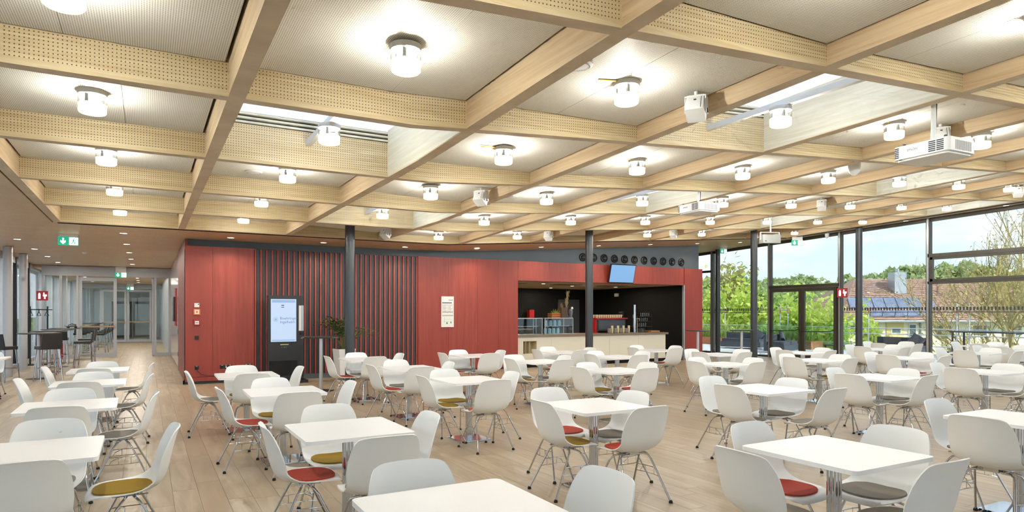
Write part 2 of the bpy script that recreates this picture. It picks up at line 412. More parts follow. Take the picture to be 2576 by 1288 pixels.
# dark boards and red slats
for k in range(33):
    u = 2.175 + k * .1235
    MB().box(u + .035, u + .112, VW + .03, VW + .06, .12, RT).build('dark_board', M_DARK, wall)
    MB().box(u - .004, u + .028, VW + .0, VW + .06, .12, RT - .02).build('slat', M_SLAT, wall)
# grey band above
S = [.8, 2, 3, 4, 5, 6, 7.04, 9, 11, 13, 16.35]
gb = MB()
for a, b in zip(S, S[1:]):
    gb.hexa([(a, VW + .12, RT - .06), (b, VW + .12, RT - .06), (b, VW + .3, RT - .06), (a, VW + .3, RT - .06), (a, VW + .12, hb(a, VW) + .02), (b, VW + .12, hb(b, VW) + .02), (b, VW + .3, hb(b, VW) + .02), (a, VW + .3, hb(a, VW) + .02)])
gb.build('grey_band', M_GREYBAND, wall)
# side towards the corridor
ws = empty('wall_corridor', label='dark red and glossy lilac wall panels along the corridor', kind='structure')
for k in range(8): MB().box(.74, .80, VW + .04 + k * .445, VW + .04 + (k + 1) * .445 - .006, .06, 3.2).build('panel', M_SIDE, ws)
for a, b in ((19.42, 21.3), (21.3, 23.2), (23.2, 25.1), (25.1, 27.0)): MB().box(.77, .83, a, b - .006, .06, 3.2).build('panel', M_LILAC, ws)
MB().box(.83, 1.1, VW + .3, 48, 0, 4).build('core', M_PLASTER, ws)
MB().box(.74, .83, 27.2, 48, 0, 3.12).build('panel', M_FRAMEG, ws)
MB().box(16.28, 16.43, VW + .04, 24, 0, RT).build('end_wall', M_SIDE, wall); MB().box(16.25, 16.38, VW + .121, 24, RT, 4.0).build('end_wall', M_GREYBAND, wall)
# ================================================================= BAR BEHIND THE OPENING
bar = empty('wall_bar', label='black walls and beige ceiling of the bar recess', kind='structure')
MB().box(9.0, 15.9, 20.9, 21.0, 0, 2.6).build('back', M_BLACK, bar)
MB().box(15.62, 15.72, VW + .05, 20.9, 0, 2.5).build('side', M_BLACK, bar)
MB().box(9.05, 9.19, VW + .05, 20.9, 0, 2.5).build('side', M_BLACK, bar)
MB().box(9.05, 15.72, VW + .3, 20.9, 2.5, 2.6).build('bar_ceiling', M_BEIGEC, bar)
MB().box(9.05, 15.72, VW + .02, VW + .3, 2.5, 2.55).build('bar_ceiling', M_BEIGEC, bar)
MB().box(15.56, 15.60, VW - .02, VW + .06, 0, 2.5).build('shutter_rail', M_FRAMEI, bar)
MB().box(13.9, 14.9, 20.86, 20.9, 0, 2.1).build('door_leaf', M_DARK, bar)
MB().box(15.56, 15.62, 19.3, 19.5, 2.2, 2.32).build('wall_sensor', M_WPLAST, bar)
for u, v in ((9.8, 17.4), (11.9, 17.4), (13.8, 17.4)):
    MB().box(u - .45, u + .45, v - .3, v + .3, 2.485, 2.4995).build('air_vent', M_TOP, bar)
# ================================================================= RIGHT GLAZING
wr = empty('wall_right', label='tall dark framed glass wall towards the terrace', kind='structure')
VM = [18.25 + 2.7 - 2.7 * k for k in range(10)]
def head(v): return hb(UR, v) - .10
for v in VM:
    h = hb(UR, v) + .02
    MB().box(UR - .09, UR + .06, v - .05, v + .05, 0, h).build('mullion', M_FRAME, wr)
    MB().box(UR - .1, UR - .088, v - .028, v + .028, 0, h).build('mullion_highlight', M_FRAMEI, wr)  # silver strip added for the light caught along each mullion
for a, b in zip(VM[1:], VM):
    ha, hb_ = head(a), head(b)
    m = MB(); m.hexa([(UR - .05, a, ha), (UR + .05, a, ha), (UR + .05, b, hb_), (UR - .05, b, hb_), (UR - .05, a, ha + .2), (UR + .05, a, ha + .2), (UR + .05, b, hb_ + .2), (UR - .05, b, hb_ + .2)])
    m.build('head_rail', M_FRAME, wr)
    MB().box(UR - .05, UR + .05, a, b, 0, .06).build('sill_rail', M_FRAME, wr)
    mid = (a + b) / 2
    if abs(mid - 14.2) < .3:
        MB().box(UR - .1, UR + .05, a, b, 2.44, 2.54).build('transom', M_FRAME, wr)
    elif mid < 10.5:
        MB().box(UR - .1, UR + .05, a, b, 3.16, 3.26).build('transom', M_FRAME, wr)
        MB().box(UR - .1, UR + .05, a, b, 2.40, 2.47).build('transom', M_FRAME, wr)
        s = MB(); s.box(UR - .11, UR - .02, a + .07, b - .07, 3.09, 3.155); s.box(UR - .11, UR - .02, a + .07, b - .07, 2.475, 2.54); s.box(UR - .11, UR - .02, a + .05, a + .14, 2.475, 3.155); s.box(UR - .11, UR - .02, b - .14, b - .05, 2.475, 3.155)
        s.build('vent_sash', M_FRAME, wr)
    elif mid > 18:
        MB().box(UR - .1, UR + .05, a, b, 3.18, 3.26).build('transom', M_FRAME, wr)
    g = MB(); g.hexa([(UR - .012, a + .05, .06), (UR, a + .05, .06), (UR, b - .05, .06), (UR - .012, b - .05, .06), (UR - .012, a + .05, ha), (UR, a + .05, ha), (UR, b - .05, hb_), (UR - .012, b - .05, hb_)])
    g.build('pane', M_GLASS, wr)
    d = MB(); y = a + .08
    if abs(mid - 14.2) > .3:
        while y < b - .08:
            d.box(UR - .02, UR - .014, y, y + .04, 1.655, 1.745); y += .085
        d.box(UR - .02, UR - .014, a + .06, b - .06, 1.595, 1.612)
        tag(d.build('safety_marking', M_DARK, wr), kind='stuff')
door = empty('door_1', label='dark framed double glass door to the terrace with push bars', kind='structure')
for a, b in ((12.92, 14.19), (14.21, 15.48)):
    lf = MB(); lf.box(UR - .14, UR - .06, a, a + .1, .02, 2.43); lf.box(UR - .14, UR - .06, b - .1, b, .02, 2.43); lf.box(UR - .14, UR - .06, a + .1, b - .1, 2.31, 2.43); lf.box(UR - .14, UR - .06, a + .1, b - .1, .02, .16)
    l = lf.build('door_leaf', M_FRAME, door)
    MB().box(UR - .11, UR - .1, a + .1, b - .1, .16, 2.31).build('pane', M_GLASS, l)
    MB().tube([(UR - .14, a + .06, 1.0), (UR - .22, a + .06, 1.02), (UR - .22, a + .16, .97), (UR - .22, b - .06, .95), (UR - .14, b - .06, .96)], .014, 6).build('push_bar', M_BLACKP, l)
# columns
def column(u, v, r, m, label, z1=None):
    o = MB().lathe([(r, 0), (r, (z1 or hp(u, v)) + .01)], 24, (0, 0, 0)).build('column', m, None, loc=(u, v, 0)); auto_smooth(o)
    return tag(o, label, kind='structure')
column(3.6, 13.02, .097, M_COLUMN, 'dark round steel column in front of the slatted wall')
column(9.6, 13.02, .097, M_COLUMN, 'dark round steel column in front of the bar opening')
column(15.6, 13.02, .097, M_COLUMN, 'dark round steel column near the terrace doors')
column(18.95, 17.5, .09, M_COLUMN, 'slim dark column at the glass beside the red wall', hb(18.95, 17.5))
column(18.95, 11.9, .095, M_COLUMN, 'slim dark column at the glass right of the terrace doors', hb(18.95, 11.9))
# ================================================================= LEFT GLAZING AND CORRIDOR
wl = empty('wall_left', label='glass wall with pale grey linings on the corridor side', kind='structure')
VLM = [-1.1 + 2.3 * k for k in range(11)] + [23.85, 26.3, 29.0, 31.3, 33.6, 35.9, 38.2, 40.5, 42.8, 45.1, 47.4]
for k, v in enumerate(VLM):
    dark = 23 < v < 26.5
    MB().box(UL - .1, UL + (.06 if dark else .14), v - .06, v + .08, 0, 3.22).build('lining', M_BLACKP if dark else M_FIN, wl)
    if k + 1 < len(VLM):
        MB().box(UL - .03, UL - .02, v + .08, VLM[k + 1] - .06, .08, 3.1).build('pane', M_GLASS, wl)
        MB().box(UL - .08, UL + .04, v + .08, VLM[k + 1] - .06, 3.05, 3.22).build('head_rail', M_FRAMEG, wl)
        MB().box(UL - .08, UL + .1, v + .08, VLM[k + 1] - .06, 0, .08).build('sill_rail', M_FRAMEG, wl)
for v in (20.0, 22.3, 32.6, 37.0): column(-2.98, v, .1, M_COLUMNL, 'pale grey round column along the corridor glazing, ' + {20.0: 'nearest to the hall', 22.3: 'second from the hall', 32.6: 'just behind the glass door', 37.0: 'far along behind the glass door'}[v], 3.2)
wf = empty('wall_front', label='glass wall behind the viewpoint', kind='structure')
for k in range(10):
    u = UL + (UR - UL) * k / 9
    MB().box(u - .05, u + .05, -2.35, -2.2, 0, hb(u, -2.2) + .05).build('mullion', M_FRAME, wf)
    if k < 9:
        u2 = UL + (UR - UL) * (k + 1) / 9
        MB().hexa([(u + .05, -2.29, .05), (u2 - .05, -2.29, .05), (u2 - .05, -2.28, .05), (u + .05, -2.28, .05), (u + .05, -2.29, hb(u, -2.2)), (u2 - .05, -2.29, hb(u2, -2.2)), (u2 - .05, -2.28, hb(u2, -2.2)), (u + .05, -2.28, hb(u, -2.2))]).build('pane', M_GLASS, wf)
tag(MB().box(.83, UR + .6, 24, 24.2, 0, 5).build('wall_far', M_PLASTER), 'white plaster end wall behind the red block', kind='structure')
def partition(v, name, label, u0=UL + .3, u1=.77, openright=True, bars=None):
    w = empty(name, label=label, kind='structure'); F = M_FRAMEG
    MB().box(u0, u1, v - .06, v + .06, 2.86, 3.2).build('head_panel', F, w)
    for u in (u0, -2.6, -2.12, .25, u1 - .06): MB().box(u, u + .07, v - .06, v + .06, 0, 2.86).build('post', F, w)
    for a, b in ((u0 + .07, -2.6), (-2.53, -2.12), (.32, u1 - .06)):
        if b - a < .05: continue
        MB().box(a, b, v - .05, v + .05, 0, .12).build('rail', F, w); MB().box(a, b, v - .006, v + .006, .12, 2.86).build('pane', M_GLASS, w)
    def leaf(a, b, par, axis=0, pos=v):
        m = MB()
        if axis == 0:
            m.box(a, a + .1, pos - .03, pos + .03, .02, 2.82); m.box(b - .1, b, pos - .03, pos + .03, .02, 2.82); m.box(a + .1, b - .1, pos - .03, pos + .03, 2.7, 2.82); m.box(a + .1, b - .1, pos - .03, pos + .03, .02, .16)
            l = m.build('door_leaf', F, par); MB().box(a + .1, b - .1, pos - .004, pos + .004, .16, 2.7).build('pane', M_GLASS, l)
            MB().box(a + .04, b - .04, pos - .09, pos - .06, 1.07, 1.12).build('push_bar', mat('bronze_bar', sr(176, 146, 108), .3, .8), l)
        else:
            m.box(pos - .03, pos + .03, a, a + .1, .02, 2.82); m.box(pos - .03, pos + .03, b - .1, b, .02, 2.82); m.box(pos - .03, pos + .03, a + .1, b - .1, 2.7, 2.82); m.box(pos - .03, pos + .03, a + .1, b - .1, .02, .16)
            l = m.build('door_leaf', F, par); MB().box(pos - .004, pos + .004, a + .1, b - .1, .16, 2.7).build('pane', M_GLASS, l)
    leaf(-2.05, -.92, w)
    if openright: leaf(v + .08, v + 1.22, w, 1, .21)
    else: leaf(-.9, .24, w)
    return w
partition(27.0, 'door_2', 'grey framed glass partition with one door leaf open to the corridor')
partition(40.0, 'door_3', 'grey framed glass double door at the far end of corridor', openright=False)
hall = empty('wall_end', label='white wall with a dark framed glass door beyond the corridor', kind='structure')
MB().box(UL - .3, 1.2, 48, 48.2, 0, 4).build('plaster', M_PLASTER, hall)
for a, b in ((-1.9, -.8), (-.75, .35)):
    MB().box(a, b, 47.94, 47.99, 0, 2.3).build('door_leaf', M_FRAME, hall); MB().box(a + .12, b - .12, 47.92, 47.945, .15, 2.15).build('pane', mat('painted_daylight_pane', sr(200, 215, 215), .2), hall)  # opaque pane coloured pale to stand for daylight behind the door glass
# ================================================================= TABLES AND CHAIRS
def lam_top():
    m = MB(); m.rbox(-.375, .375, -.385, .385, .720, .745, .035, 5); return m
P_tab = {}
def table_proto():
    t = lam_top().mesh('table_top'); t.materials.append(M_LAMI); t.materials.append(M_EDGE)
    for p in t.polygons: p.material_index = 1 if abs(p.normal.z) < .5 else 0
    cm = MB()
    for a in range(4):
        x, y = .019 * math.cos(R(45 + 90 * a)), .019 * math.sin(R(45 + 90 * a)); cm.lathe([(.024, .014), (.024, .70)], 12, (x, y, 0))
    c = cm.mesh('column'); c.materials.append(M_CHROME); c.shade_smooth(); c.set_sharp_from_angle(angle=R(50))
    b = MB(); b.rbox(-.215, .215, -.215, .215, 0, .010, .012, 2); b.rbox(-.20, .20, -.20, .20, .010, .016, .012, 2); b = b.mesh('base_plate'); b.materials.append(M_CHROME)
    s = MB(); s.box(-.16, .16, -.03, .03, .70, .72); s.box(-.03, .03, -.16, .16, .70, .72); s = s.mesh('spider'); s.materials.append(M_BLACKP)
    return (('table_top', t), ('column', c), ('base_plate', b), ('bracket', s))
TP = table_proto()
# chair shell: rows (y, z, half width, side lift, side forward)
PROF = [(.252, .402, .125, 0, -.012), (.250, .414, .150, 0, -.012), (.236, .430, .182, .000, -.012), (.205, .439, .203, .002, -.004), (.15, .440, .216, .008, 0), (.08, .434, .223, .016, 0), (0, .427, .226, .026, .0), (-.07, .427, .226, .040, .004),
        (-.13, .440, .225, .052, .018), (-.175, .470, .225, .050, .040), (-.202, .515, .228, .034, .058), (-.217, .570, .231, .016, .066), (-.230, .630, .231, .004, .064), (-.243, .690, .226, 0, .058), (-.257, .745, .215, 0, .048), (-.268, .785, .200, 0, .038), (-.277, .810, .182, 0, .030), (-.283, .824, .156, -.003, .022), (-.286, .829, .130, -.004, .016)]
def prof(s):
    n = len(PROF) - 1; k = min(int(s * n), n - 1); f = s * n - k; return [a + (b - a) * f for a, b in zip(PROF[k], PROF[k + 1])]
def sp(s, t):
    y, z, w_, li, fw = prof(s); a = abs(t) ** 2.2
    return Vector((w_ * t, y + fw * a, z + li * a))
def shell_mesh():
    ns, ntt = 26, 12; top = []; 
    G = [[sp(i / ns, -1 + 2 * j / ntt) for j in range(ntt + 1)] for i in range(ns + 1)]
    nr = [[None] * (ntt + 1) for _ in range(ns + 1)]
    for i in range(ns + 1):
        for j in range(ntt + 1):
            a = G[min(i + 1, ns)][j] - G[max(i - 1, 0)][j]; b = G[i][min(j + 1, ntt)] - G[i][max(j - 1, 0)]
            n = b.cross(a); nr[i][j] = n.normalized() if n.length else Vector((0, 0, 1))
    if nr[10][6].z < 0: nr = [[-n for n in r] for r in nr]
    W = ntt + 1; vs = [G[i][j] for i in range(ns + 1) for j in range(W)] + [G[i][j] - nr[i][j] * .008 for i in range(ns + 1) for j in range(W)]
    o = (ns + 1) * W; fs = []
    for i in range(ns):
        for j in range(ntt):
            a, b, c, d = i * W + j, i * W + j + 1, (i + 1) * W + j + 1, (i + 1) * W + j
            fs.append((a, b, c, d)); fs.append((o + d, o + c, o + b, o + a))
    rim = [j for j in range(W)] + [i * W + W - 1 for i in range(1, ns + 1)] + [ns * W + j for j in range(W - 2, -1, -1)] + [i * W for i in range(ns - 1, 0, -1)]
    for k in range(len(rim)):
        a, b = rim[k], rim[(k + 1) % len(rim)]; fs.append((b, a, o + a, o + b))
    m = MB(); m.add(vs, fs); me = m.mesh('shell'); me.materials.append(M_WHITE); me.shade_smooth(); me.set_sharp_from_angle(angle=R(60))
    return me
def seat_z(x, y):
    ss = 0.12
    for k in range(80):
        s = .12 + .4 * k / 80
        q = prof(s)
        if q[0] <= y: return q[1] + q[3] * abs(min(1, abs(x) / q[2])) ** 2.2
    return .44
def pad_mesh(m_):
    n, rings = 28, 5; vs = []; fs = []
    for k in range(rings + 1):
        for i in range(n):
            a = 2 * math.pi * i / n; c, s = math.cos(a), math.sin(a)
            ex = 2 / 2.5
            x = .182 * (k / rings) * math.copysign(abs(c) ** ex, c); y = .04 + .17 * (k / rings) * math.copysign(abs(s) ** ex, s)
            vs.append((x, y, seat_z(x, y) + .010))
    for k in range(rings):
        for i in range(n):
            j = (i + 1) % n; fs.append((k * n + i, k * n + j, (k + 1) * n + j, (k + 1) * n + i))
    fs = [f for f in fs]; o = len(vs)
    for i in range(n):
        x, y, z = vs[rings * n + i]; vs.append((x, y, z - .009))
    for i in range(n):
        j = (i + 1) % n; fs.append((rings * n + j, rings * n + i, o + i, o + j)); fs[-1] = fs[-1][::-1]
    m = MB(); m.add(vs, fs); me = m.mesh('seat_pad'); me.materials.append(m_); me.shade_smooth(); me.set_sharp_from_angle(angle=R(50)); return me
SHELL = shell_mesh(); PADM = {k: pad_mesh(v) for k, v in M_PADS.items()}
def leg_mesh(sx, sy):
    m = MB(); m.tube([(sx * .055, sy * .02, .392), (sx * .12, sy * .035, .392), (sx * .150, sy * .05, .380), (sx * .165, sy * .075, .345), (sx * .232, sy * .235, .012)], .0085, 8)
    me = m.mesh('leg'); me.materials.append(M_CHROME); me.shade_smooth(); me.set_sharp_from_angle(angle=R(50)); return me
LEGS = [leg_mesh(sx, sy) for sx in (-1, 1) for sy in (-1, 1)]
def glide_mesh(sx, sy):
    m = MB().lathe([(.016, 0), (.017, .010), (.011, .024)], 10, (sx * .232, sy * .235, 0)).mesh('glide'); m.materials.append(M_RUBBER); return m
GLD = [glide_mesh(sx, sy) for sx in (-1, 1) for sy in (-1, 1)]
def link_mesh(sx):
    m = MB(); f = lambda z: (.165 + (.345 - z) / .333 * .067, .075 + (.345 - z) / .333 * .16)
    for z in (.268, .205):
        x, y = f(z); m.tube([(sx * x, -y, z), (sx * (x + .018), -y * .5, z), (sx * (x + .018), y * .5, z), (sx * x, y, z)], .0035, 5)
    x, y = f(.235)
    for yy in (-.07, 0.03): m.tube([(sx * (x + .016), yy, .205), (sx * (x + .014), yy, .268)], .003, 5)
    m.tube([(sx * (x + .014), .02, .268), (sx * (x + .03), .05, .255), (sx * (x + .03), .09, .235), (sx * (x + .014), .1, .205)], .0035, 5)
    me = m.mesh('stacking_wire'); me.materials.append(M_CHROME); return me
LNK = [link_mesh(-1), link_mesh(1)]
mm = MB(); mm.tube([(-.13, .03, .398), (.13, .03, .398)], .006, 6); mm.tube([(-.13, -.03, .398), (.13, -.03, .398)], .006, 6); mm.box(-.05, .05, -.05, .05, .392, .418); mm.tube([(-.1, .1, .41), (-.1, -.1, .41)], .005, 6); mm.tube([(.1, .1, .41), (.1, -.1, .41)], .005, 6)
MOUNT = mm.mesh('seat_mount'); MOUNT.materials.append(M_CHROME)
def chair(x, y, rz, pad, label, far):
    e_ = empty('shell_chair', (x, y, 0), rz, label, 'chair', 'white shell chairs at the square tables')
    link('shell', SHELL, e_); 
    if pad: tag(link('seat_pad', PADM[pad], e_), pad + ' felt seat pad')
    for k in range(4):
        l = link('leg', LEGS[k], e_)
        if not far: link('glide', GLD[k], l)
    link('seat_mount', MOUNT, e_)
    if not far:
        for q in LNK: link('stacking_wire', q, e_)
ROWS = {'A': 'aisle row', 'B': 'kiosk row', 'C': 'slatted wall row', 'D': 'wall notice row', 'E': 'bar counter row',
        'F': 'shutter rail row', 'G': 'terrace door row', 'H': 'window column row', 'I': 'glass wall row', 'Z': 'corridor glazing row'}
# row, place in row, centre, {side: (back-top x, y, pad)}
TBL = [
 ('A', 1, (-.62, 4.82), {'B': (-.60, 5.60, 'grey'), 'F': (-.58, 4.06, 'grey'), 'R': (.19, 4.90, 'mustard'), 'L': (-1.36, 4.86, 'grey')}),
 ('A', 2, (-.61, 7.06), {'B': (-.66, 7.78, 'grey'), 'F': (-.63, 6.32, 'grey'), 'R': (.10, 7.05, 'grey')}),
 ('A', 3, (-.59, 9.20), {'B': (-.60, 9.82, 'grey'), 'F': (-.63, 8.45, 'grey'), 'R': (.07, 9.19, 'grey'), 'L': (-1.31, 9.19, 'grey')}),
 ('A', 4, (-.60, 11.25), {'B': (-.60, 11.85, 'grey'), 'F': (-.61, 10.40, 'grey'), 'R': (.10, 11.2, 'grey'), 'L': (-1.27, 11.05, 'grey')}),
 ('B', 1, (1.17, 2.49), {'B': (1.15, 3.13, 'grey'), 'R': (1.95, 2.44, 'grey')}),
 ('B', 2, (1.27, 4.65), {'L': (.67, 4.63, 'red'), 'B': (1.29, 5.39, 'mustard'), 'F': (1.30, 3.80, 'grey'), 'R': (1.90, 4.55, 'grey')}),
 ('B', 3, (1.28, 7.20), {'L': (.61, 7.14, 'red'), 'B': (1.26, 7.90, 'mustard'), 'F': (1.28, 6.34, 'grey'), 'R': (2.0, 7.08, 'grey')}),
 ('B', 4, (1.18, 9.36), {'L': (.43, 9.30, 'grey'), 'B': (1.18, 9.98, 'mustard'), 'F': (1.17, 8.59, 'grey'), 'R': (1.92, 9.38, 'grey')}),
 ('C', 1, (3.62, 2.43), {'L': (2.82, 2.47, 'grey'), 'B': (3.61, 3.08, 'red'), 'R': (4.35, 2.44, 'grey'), 'F': (3.61, 1.74, 'grey')}),
 ('C', 2, (3.53, 4.72), {'L': (2.93, 4.71, 'mustard'), 'B': (3.51, 5.50, 'red'), 'R': (4.12, 4.79, 'grey'), 'F': (3.55, 3.95, 'red')}),
 ('C', 3, (3.52, 7.30), {'L': (2.85, 7.29, 'mustard'), 'B': (3.45, 7.96, 'mustard'), 'R': (4.12, 7.2, 'grey'), 'F': (3.44, 6.40, 'red')}),
 ('C', 4, (3.49, 9.33), {'L': (2.81, 9.22, 'red'), 'B': (3.48, 9.97, 'grey'), 'R': (4.10, 9.12, 'grey'), 'F': (3.36, 8.46, 'grey')}),
 ('C', 5, (3.45, 11.54), {'L': (2.72, 11.44, 'red'), 'B': (3.46, 12.12, 'grey'), 'R': (4.16, 11.5, 'grey'), 'F': (3.45, 10.83, 'grey')}),
 ('D', 1, (6.00, 2.45), {'L': (5.25, 2.42, 'grey'), 'B': (6.0, 3.10, 'grey'), 'F': (6.0, 1.7, 'grey')}),
 ('D', 2, (5.93, 4.82), {'L': (5.27, 4.76, 'grey'), 'B': (5.83, 5.53, 'grey'), 'R': (6.52, 4.86, 'grey'), 'F': (6.01, 3.98, 'grey')}),
 ('D', 3, (5.97, 7.43), {'L': (5.20, 7.36, 'grey'), 'B': (5.83, 8.0, 'mustard'), 'R': (6.66, 7.47, 'red'), 'F': (6.01, 6.75, 'red')}),
 ('D', 4, (5.93, 9.45), {'L': (5.22, 9.34, 'mustard'), 'B': (5.74, 10.12, 'grey'), 'R': (6.50, 9.5, 'grey'), 'F': (5.89, 8.64, 'grey')}),
 ('D', 5, (5.60, 11.42), {'L': (4.84, 11.3, 'red'), 'B': (5.52, 12.0, 'grey'), 'R': (6.28, 11.45, 'grey'), 'F': (5.6, 10.65, 'grey')}),
 ('E', 1, (8.33, 4.95), {'L': (7.52, 4.88, 'grey'), 'B': (8.24, 5.56, 'grey'), 'R': (8.95, 4.95, 'grey'), 'F': (8.28, 4.27, 'grey')}),
 ('E', 2, (8.25, 7.45), {'L': (7.42, 7.35, 'grey'), 'B': (8.12, 8.0, 'red'), 'R': (8.90, 7.4, 'grey'), 'F': (8.21, 6.74, 'grey')}),
 ('E', 3, (7.85, 9.75), {'L': (7.08, 9.62, 'grey'), 'B': (7.7, 10.30, 'grey'), 'R': (8.50, 9.7, 'grey'), 'F': (7.75, 8.95, 'red')}),
 ('E', 4, (7.75, 11.5), {'L': (6.98, 11.35, 'red'), 'B': (7.74, 12.1, 'grey'), 'R': (8.44, 11.35, 'grey'), 'F': (7.68, 10.66, 'grey')}),
 ('F', 1, (10.43, 4.68), {'L': (9.66, 4.66, 'grey'), 'B': (10.39, 5.34, 'grey'), 'R': (11.12, 4.66, 'grey'), 'F': (10.42, 3.95, 'grey')}),
 ('F', 2, (10.38, 7.25), {'L': (9.58, 7.22, 'grey'), 'B': (10.23, 7.86, 'grey'), 'R': (10.98, 7.2, 'mustard'), 'F': (10.29, 6.55, 'mustard')}),
 ('F', 3, (10.10, 9.3), {'L': (9.30, 9.1, 'grey'), 'B': (9.9, 9.9, 'red'), 'R': (10.78, 9.25, 'mustard'), 'F': (10.06, 8.56, 'grey')}),
 ('F', 4, (9.97, 11.0), {'L': (9.24, 10.98, 'grey'), 'B': (9.88, 11.62, 'grey'), 'R': (10.63, 11.04, 'red'), 'F': (9.96, 10.32, 'grey')}),
 ('G', 1, (12.33, 6.87), {'L': (11.58, 6.78, 'grey'), 'B': (12.12, 7.42, 'grey'), 'R': (12.96, 6.84, 'red'), 'F': (12.26, 6.06, 'grey')}),
 ('G', 2, (12.05, 8.8), {'L': (11.25, 8.68, 'grey'), 'B': (11.96, 9.44, 'grey'), 'R': (12.75, 8.8, 'grey'), 'F': (11.96, 8.06, 'grey')}),
 ('H', 1, (15.1, 6.9), {'L': (14.32, 6.82, 'grey'), 'B': (14.92, 7.6, 'grey'), 'R': (15.84, 6.98, 'grey'), 'F': (14.95, 6.08, 'grey')}),
 ('H', 2, (14.75, 8.75), {'L': (13.95, 8.7, 'grey'), 'B': (14.55, 9.4, 'grey'), 'R': (15.46, 8.83, 'grey'), 'F': (14.5, 8.0, 'grey')}),
 ('H', 3, (16.65, 9.5), {'L': (15.90, 9.5, 'grey'), 'B': (16.55, 10.2, 'grey'), 'R': (17.4, 9.6, 'grey'), 'F': (16.42, 8.75, 'grey')}),
 ('I', 1, (17.1, 7.1), {'B': (16.76, 7.72, 'grey'), 'R': (17.75, 7.15, 'grey'), 'L': (16.35, 7.0, 'mustard')}),
 ('I', 2, (18.45, 8.3), {'L': (17.72, 8.1, 'grey'), 'B': (18.4, 8.98, 'grey'), 'R': (19.1, 8.3, 'grey')}),
 ('Z', 1, (-2.62, 15.1), {'F': (-2.55, 14.35, 'grey'), 'B': (-2.62, 15.8, 'grey')}),
]
ROTZ = {'L': -90, 'R': 90, 'F': 0, 'B': 180}      # a chair faces +y at rest
DIR = {'L': (1, 0), 'R': (-1, 0), 'F': (0, 1), 'B': (0, -1)}
SIDE = {'L': 'left of', 'R': 'right of', 'F': 'before', 'B': 'behind'}
for row, k, (cx, cyy), ch in TBL:
    t = empty('dining_table', (cx, cyy, 0), R(random.uniform(-1, 1)), 'white square table on a chrome column, %s from the viewer in the %s' % (ORD[k - 1], ROWS[row]), 'table', 'white square dining tables')
    for n_, me in TP: link(n_, me, t)
    for sd_, (bx, by, pad) in ch.items():
        d = DIR[sd_]; far = (ST * cx + CT * cyy) > 13
        chair(bx + d[0] * .283, by + d[1] * .283, R(ROTZ[sd_] + random.uniform(-3, 3)), pad,
              'white shell chair%s, %s the %s table in the %s' % ('' if pad == 'grey' else ' with %s pad' % pad, SIDE[sd_], ORD[k - 1], ROWS[row]), far)

# ================================================================= CEILING LAMPS
M_DRUM2 = frosted('lit_plate', .28, 1.6)
def lamp_meshes():
    n = 20
    cap = MB().lathe([(.107, -.038), (.110, -.033), (.110, 0)], n).mesh('cap'); cap.materials.append(M_WPLAST)
    ring = MB().lathe([(.107, -.112), (.107, -.038)], n, close=True).mesh('glass_ring'); ring.materials.append(glass('lamp_glass', (1, 1, 1, 1), .12))
    refl = MB().lathe([(.03, -.044), (.088, -.041), (.088, -.0385)], n).mesh('reflector'); refl.materials.append(M_REFL)
    drum = MB().lathe([(.095, -.190), (.105, -.180), (.107, -.112)], n, close=True).mesh('frosted_drum'); drum.materials.append(M_DRUM)
    base = MB().add([(.095 * math.cos(2 * math.pi * i / n), .095 * math.sin(2 * math.pi * i / n), -.19) for i in range(n)], [tuple(range(n - 1, -1, -1))]).mesh('frosted_base'); base.materials.append(M_BASEG)
    plate = MB().add([(.094 * math.cos(2 * math.pi * i / n), .094 * math.sin(2 * math.pi * i / n), -.116) for i in range(n)], [tuple(range(n))]).mesh('diffuser_plate'); plate.materials.append(M_DRUM2)
    clip = MB(); 
    for a in (0, 120, 240): clip.box(.075 * math.cos(R(a)) - .012, .075 * math.cos(R(a)) + .012, .075 * math.sin(R(a)) - .012, .075 * math.sin(R(a)) + .012, -.112, -.039)
    clip = clip.mesh('clip'); clip.materials.append(M_FRAMEI)
    for me in (cap, ring, drum): me.shade_smooth(); me.set_sharp_from_angle(angle=R(40))
    return (('cap', cap), ('glass_ring', ring), ('reflector', refl), ('frosted_drum', drum), ('frosted_base', base), ('diffuser_plate', plate), ('clip', clip))
LM = lamp_meshes()
ld = bpy.data.lights.new('lamp_glow', 'POINT'); ld.shadow_soft_size = .04; ld.energy = LAMP_W; ld.color = LAMP_COL
YT = MB().hexa([(-.27, .028, -.016), (-.11, -.02, -.016), (-.11, .0, -.016), (-.27, .048, -.016), (-.27, .028, -.010), (-.11, -.02, -.010), (-.11, .0, -.010), (-.27, .048, -.010)]).mesh('yellow_tag'); YT.materials.append(mat('yellow_film', sr(220, 190, 60), .6))
NOLAMP = {(1, 3), (4, 3), (7, 3)}
for i in range(len(UB) - 1):
    for j in range(1, len(VB) - 1):
        bi, bj = i - 1, j - 3
        if (bi, bj) in NOLAMP: continue
        u, v = (UB[i] + UB[i + 1]) / 2, (VB[j] + VB[j + 1]) / 2 + .08
        if ST * u + CT * v < .8: continue
        e_ = empty('ceiling_lamp', (u, v, hp(u, v)), 0, 'glass drum ceiling lamp in the %s bay across and %s bay deep' % (ORD[bi + 1], ORD[j - 1]), 'ceiling lamp', 'glass drum ceiling lamps')
        for n_, me in LM: link(n_, me, e_)
        if (bi, bj) in ((1, -1), (1, 0), (2, 0), (3, -1), (2, 1)): o = link('yellow_tag', YT, e_)
        l = bpy.data.objects.new('glow', ld); COL.objects.link(l); l.parent = e_; l.location = (0, 0, -.163)
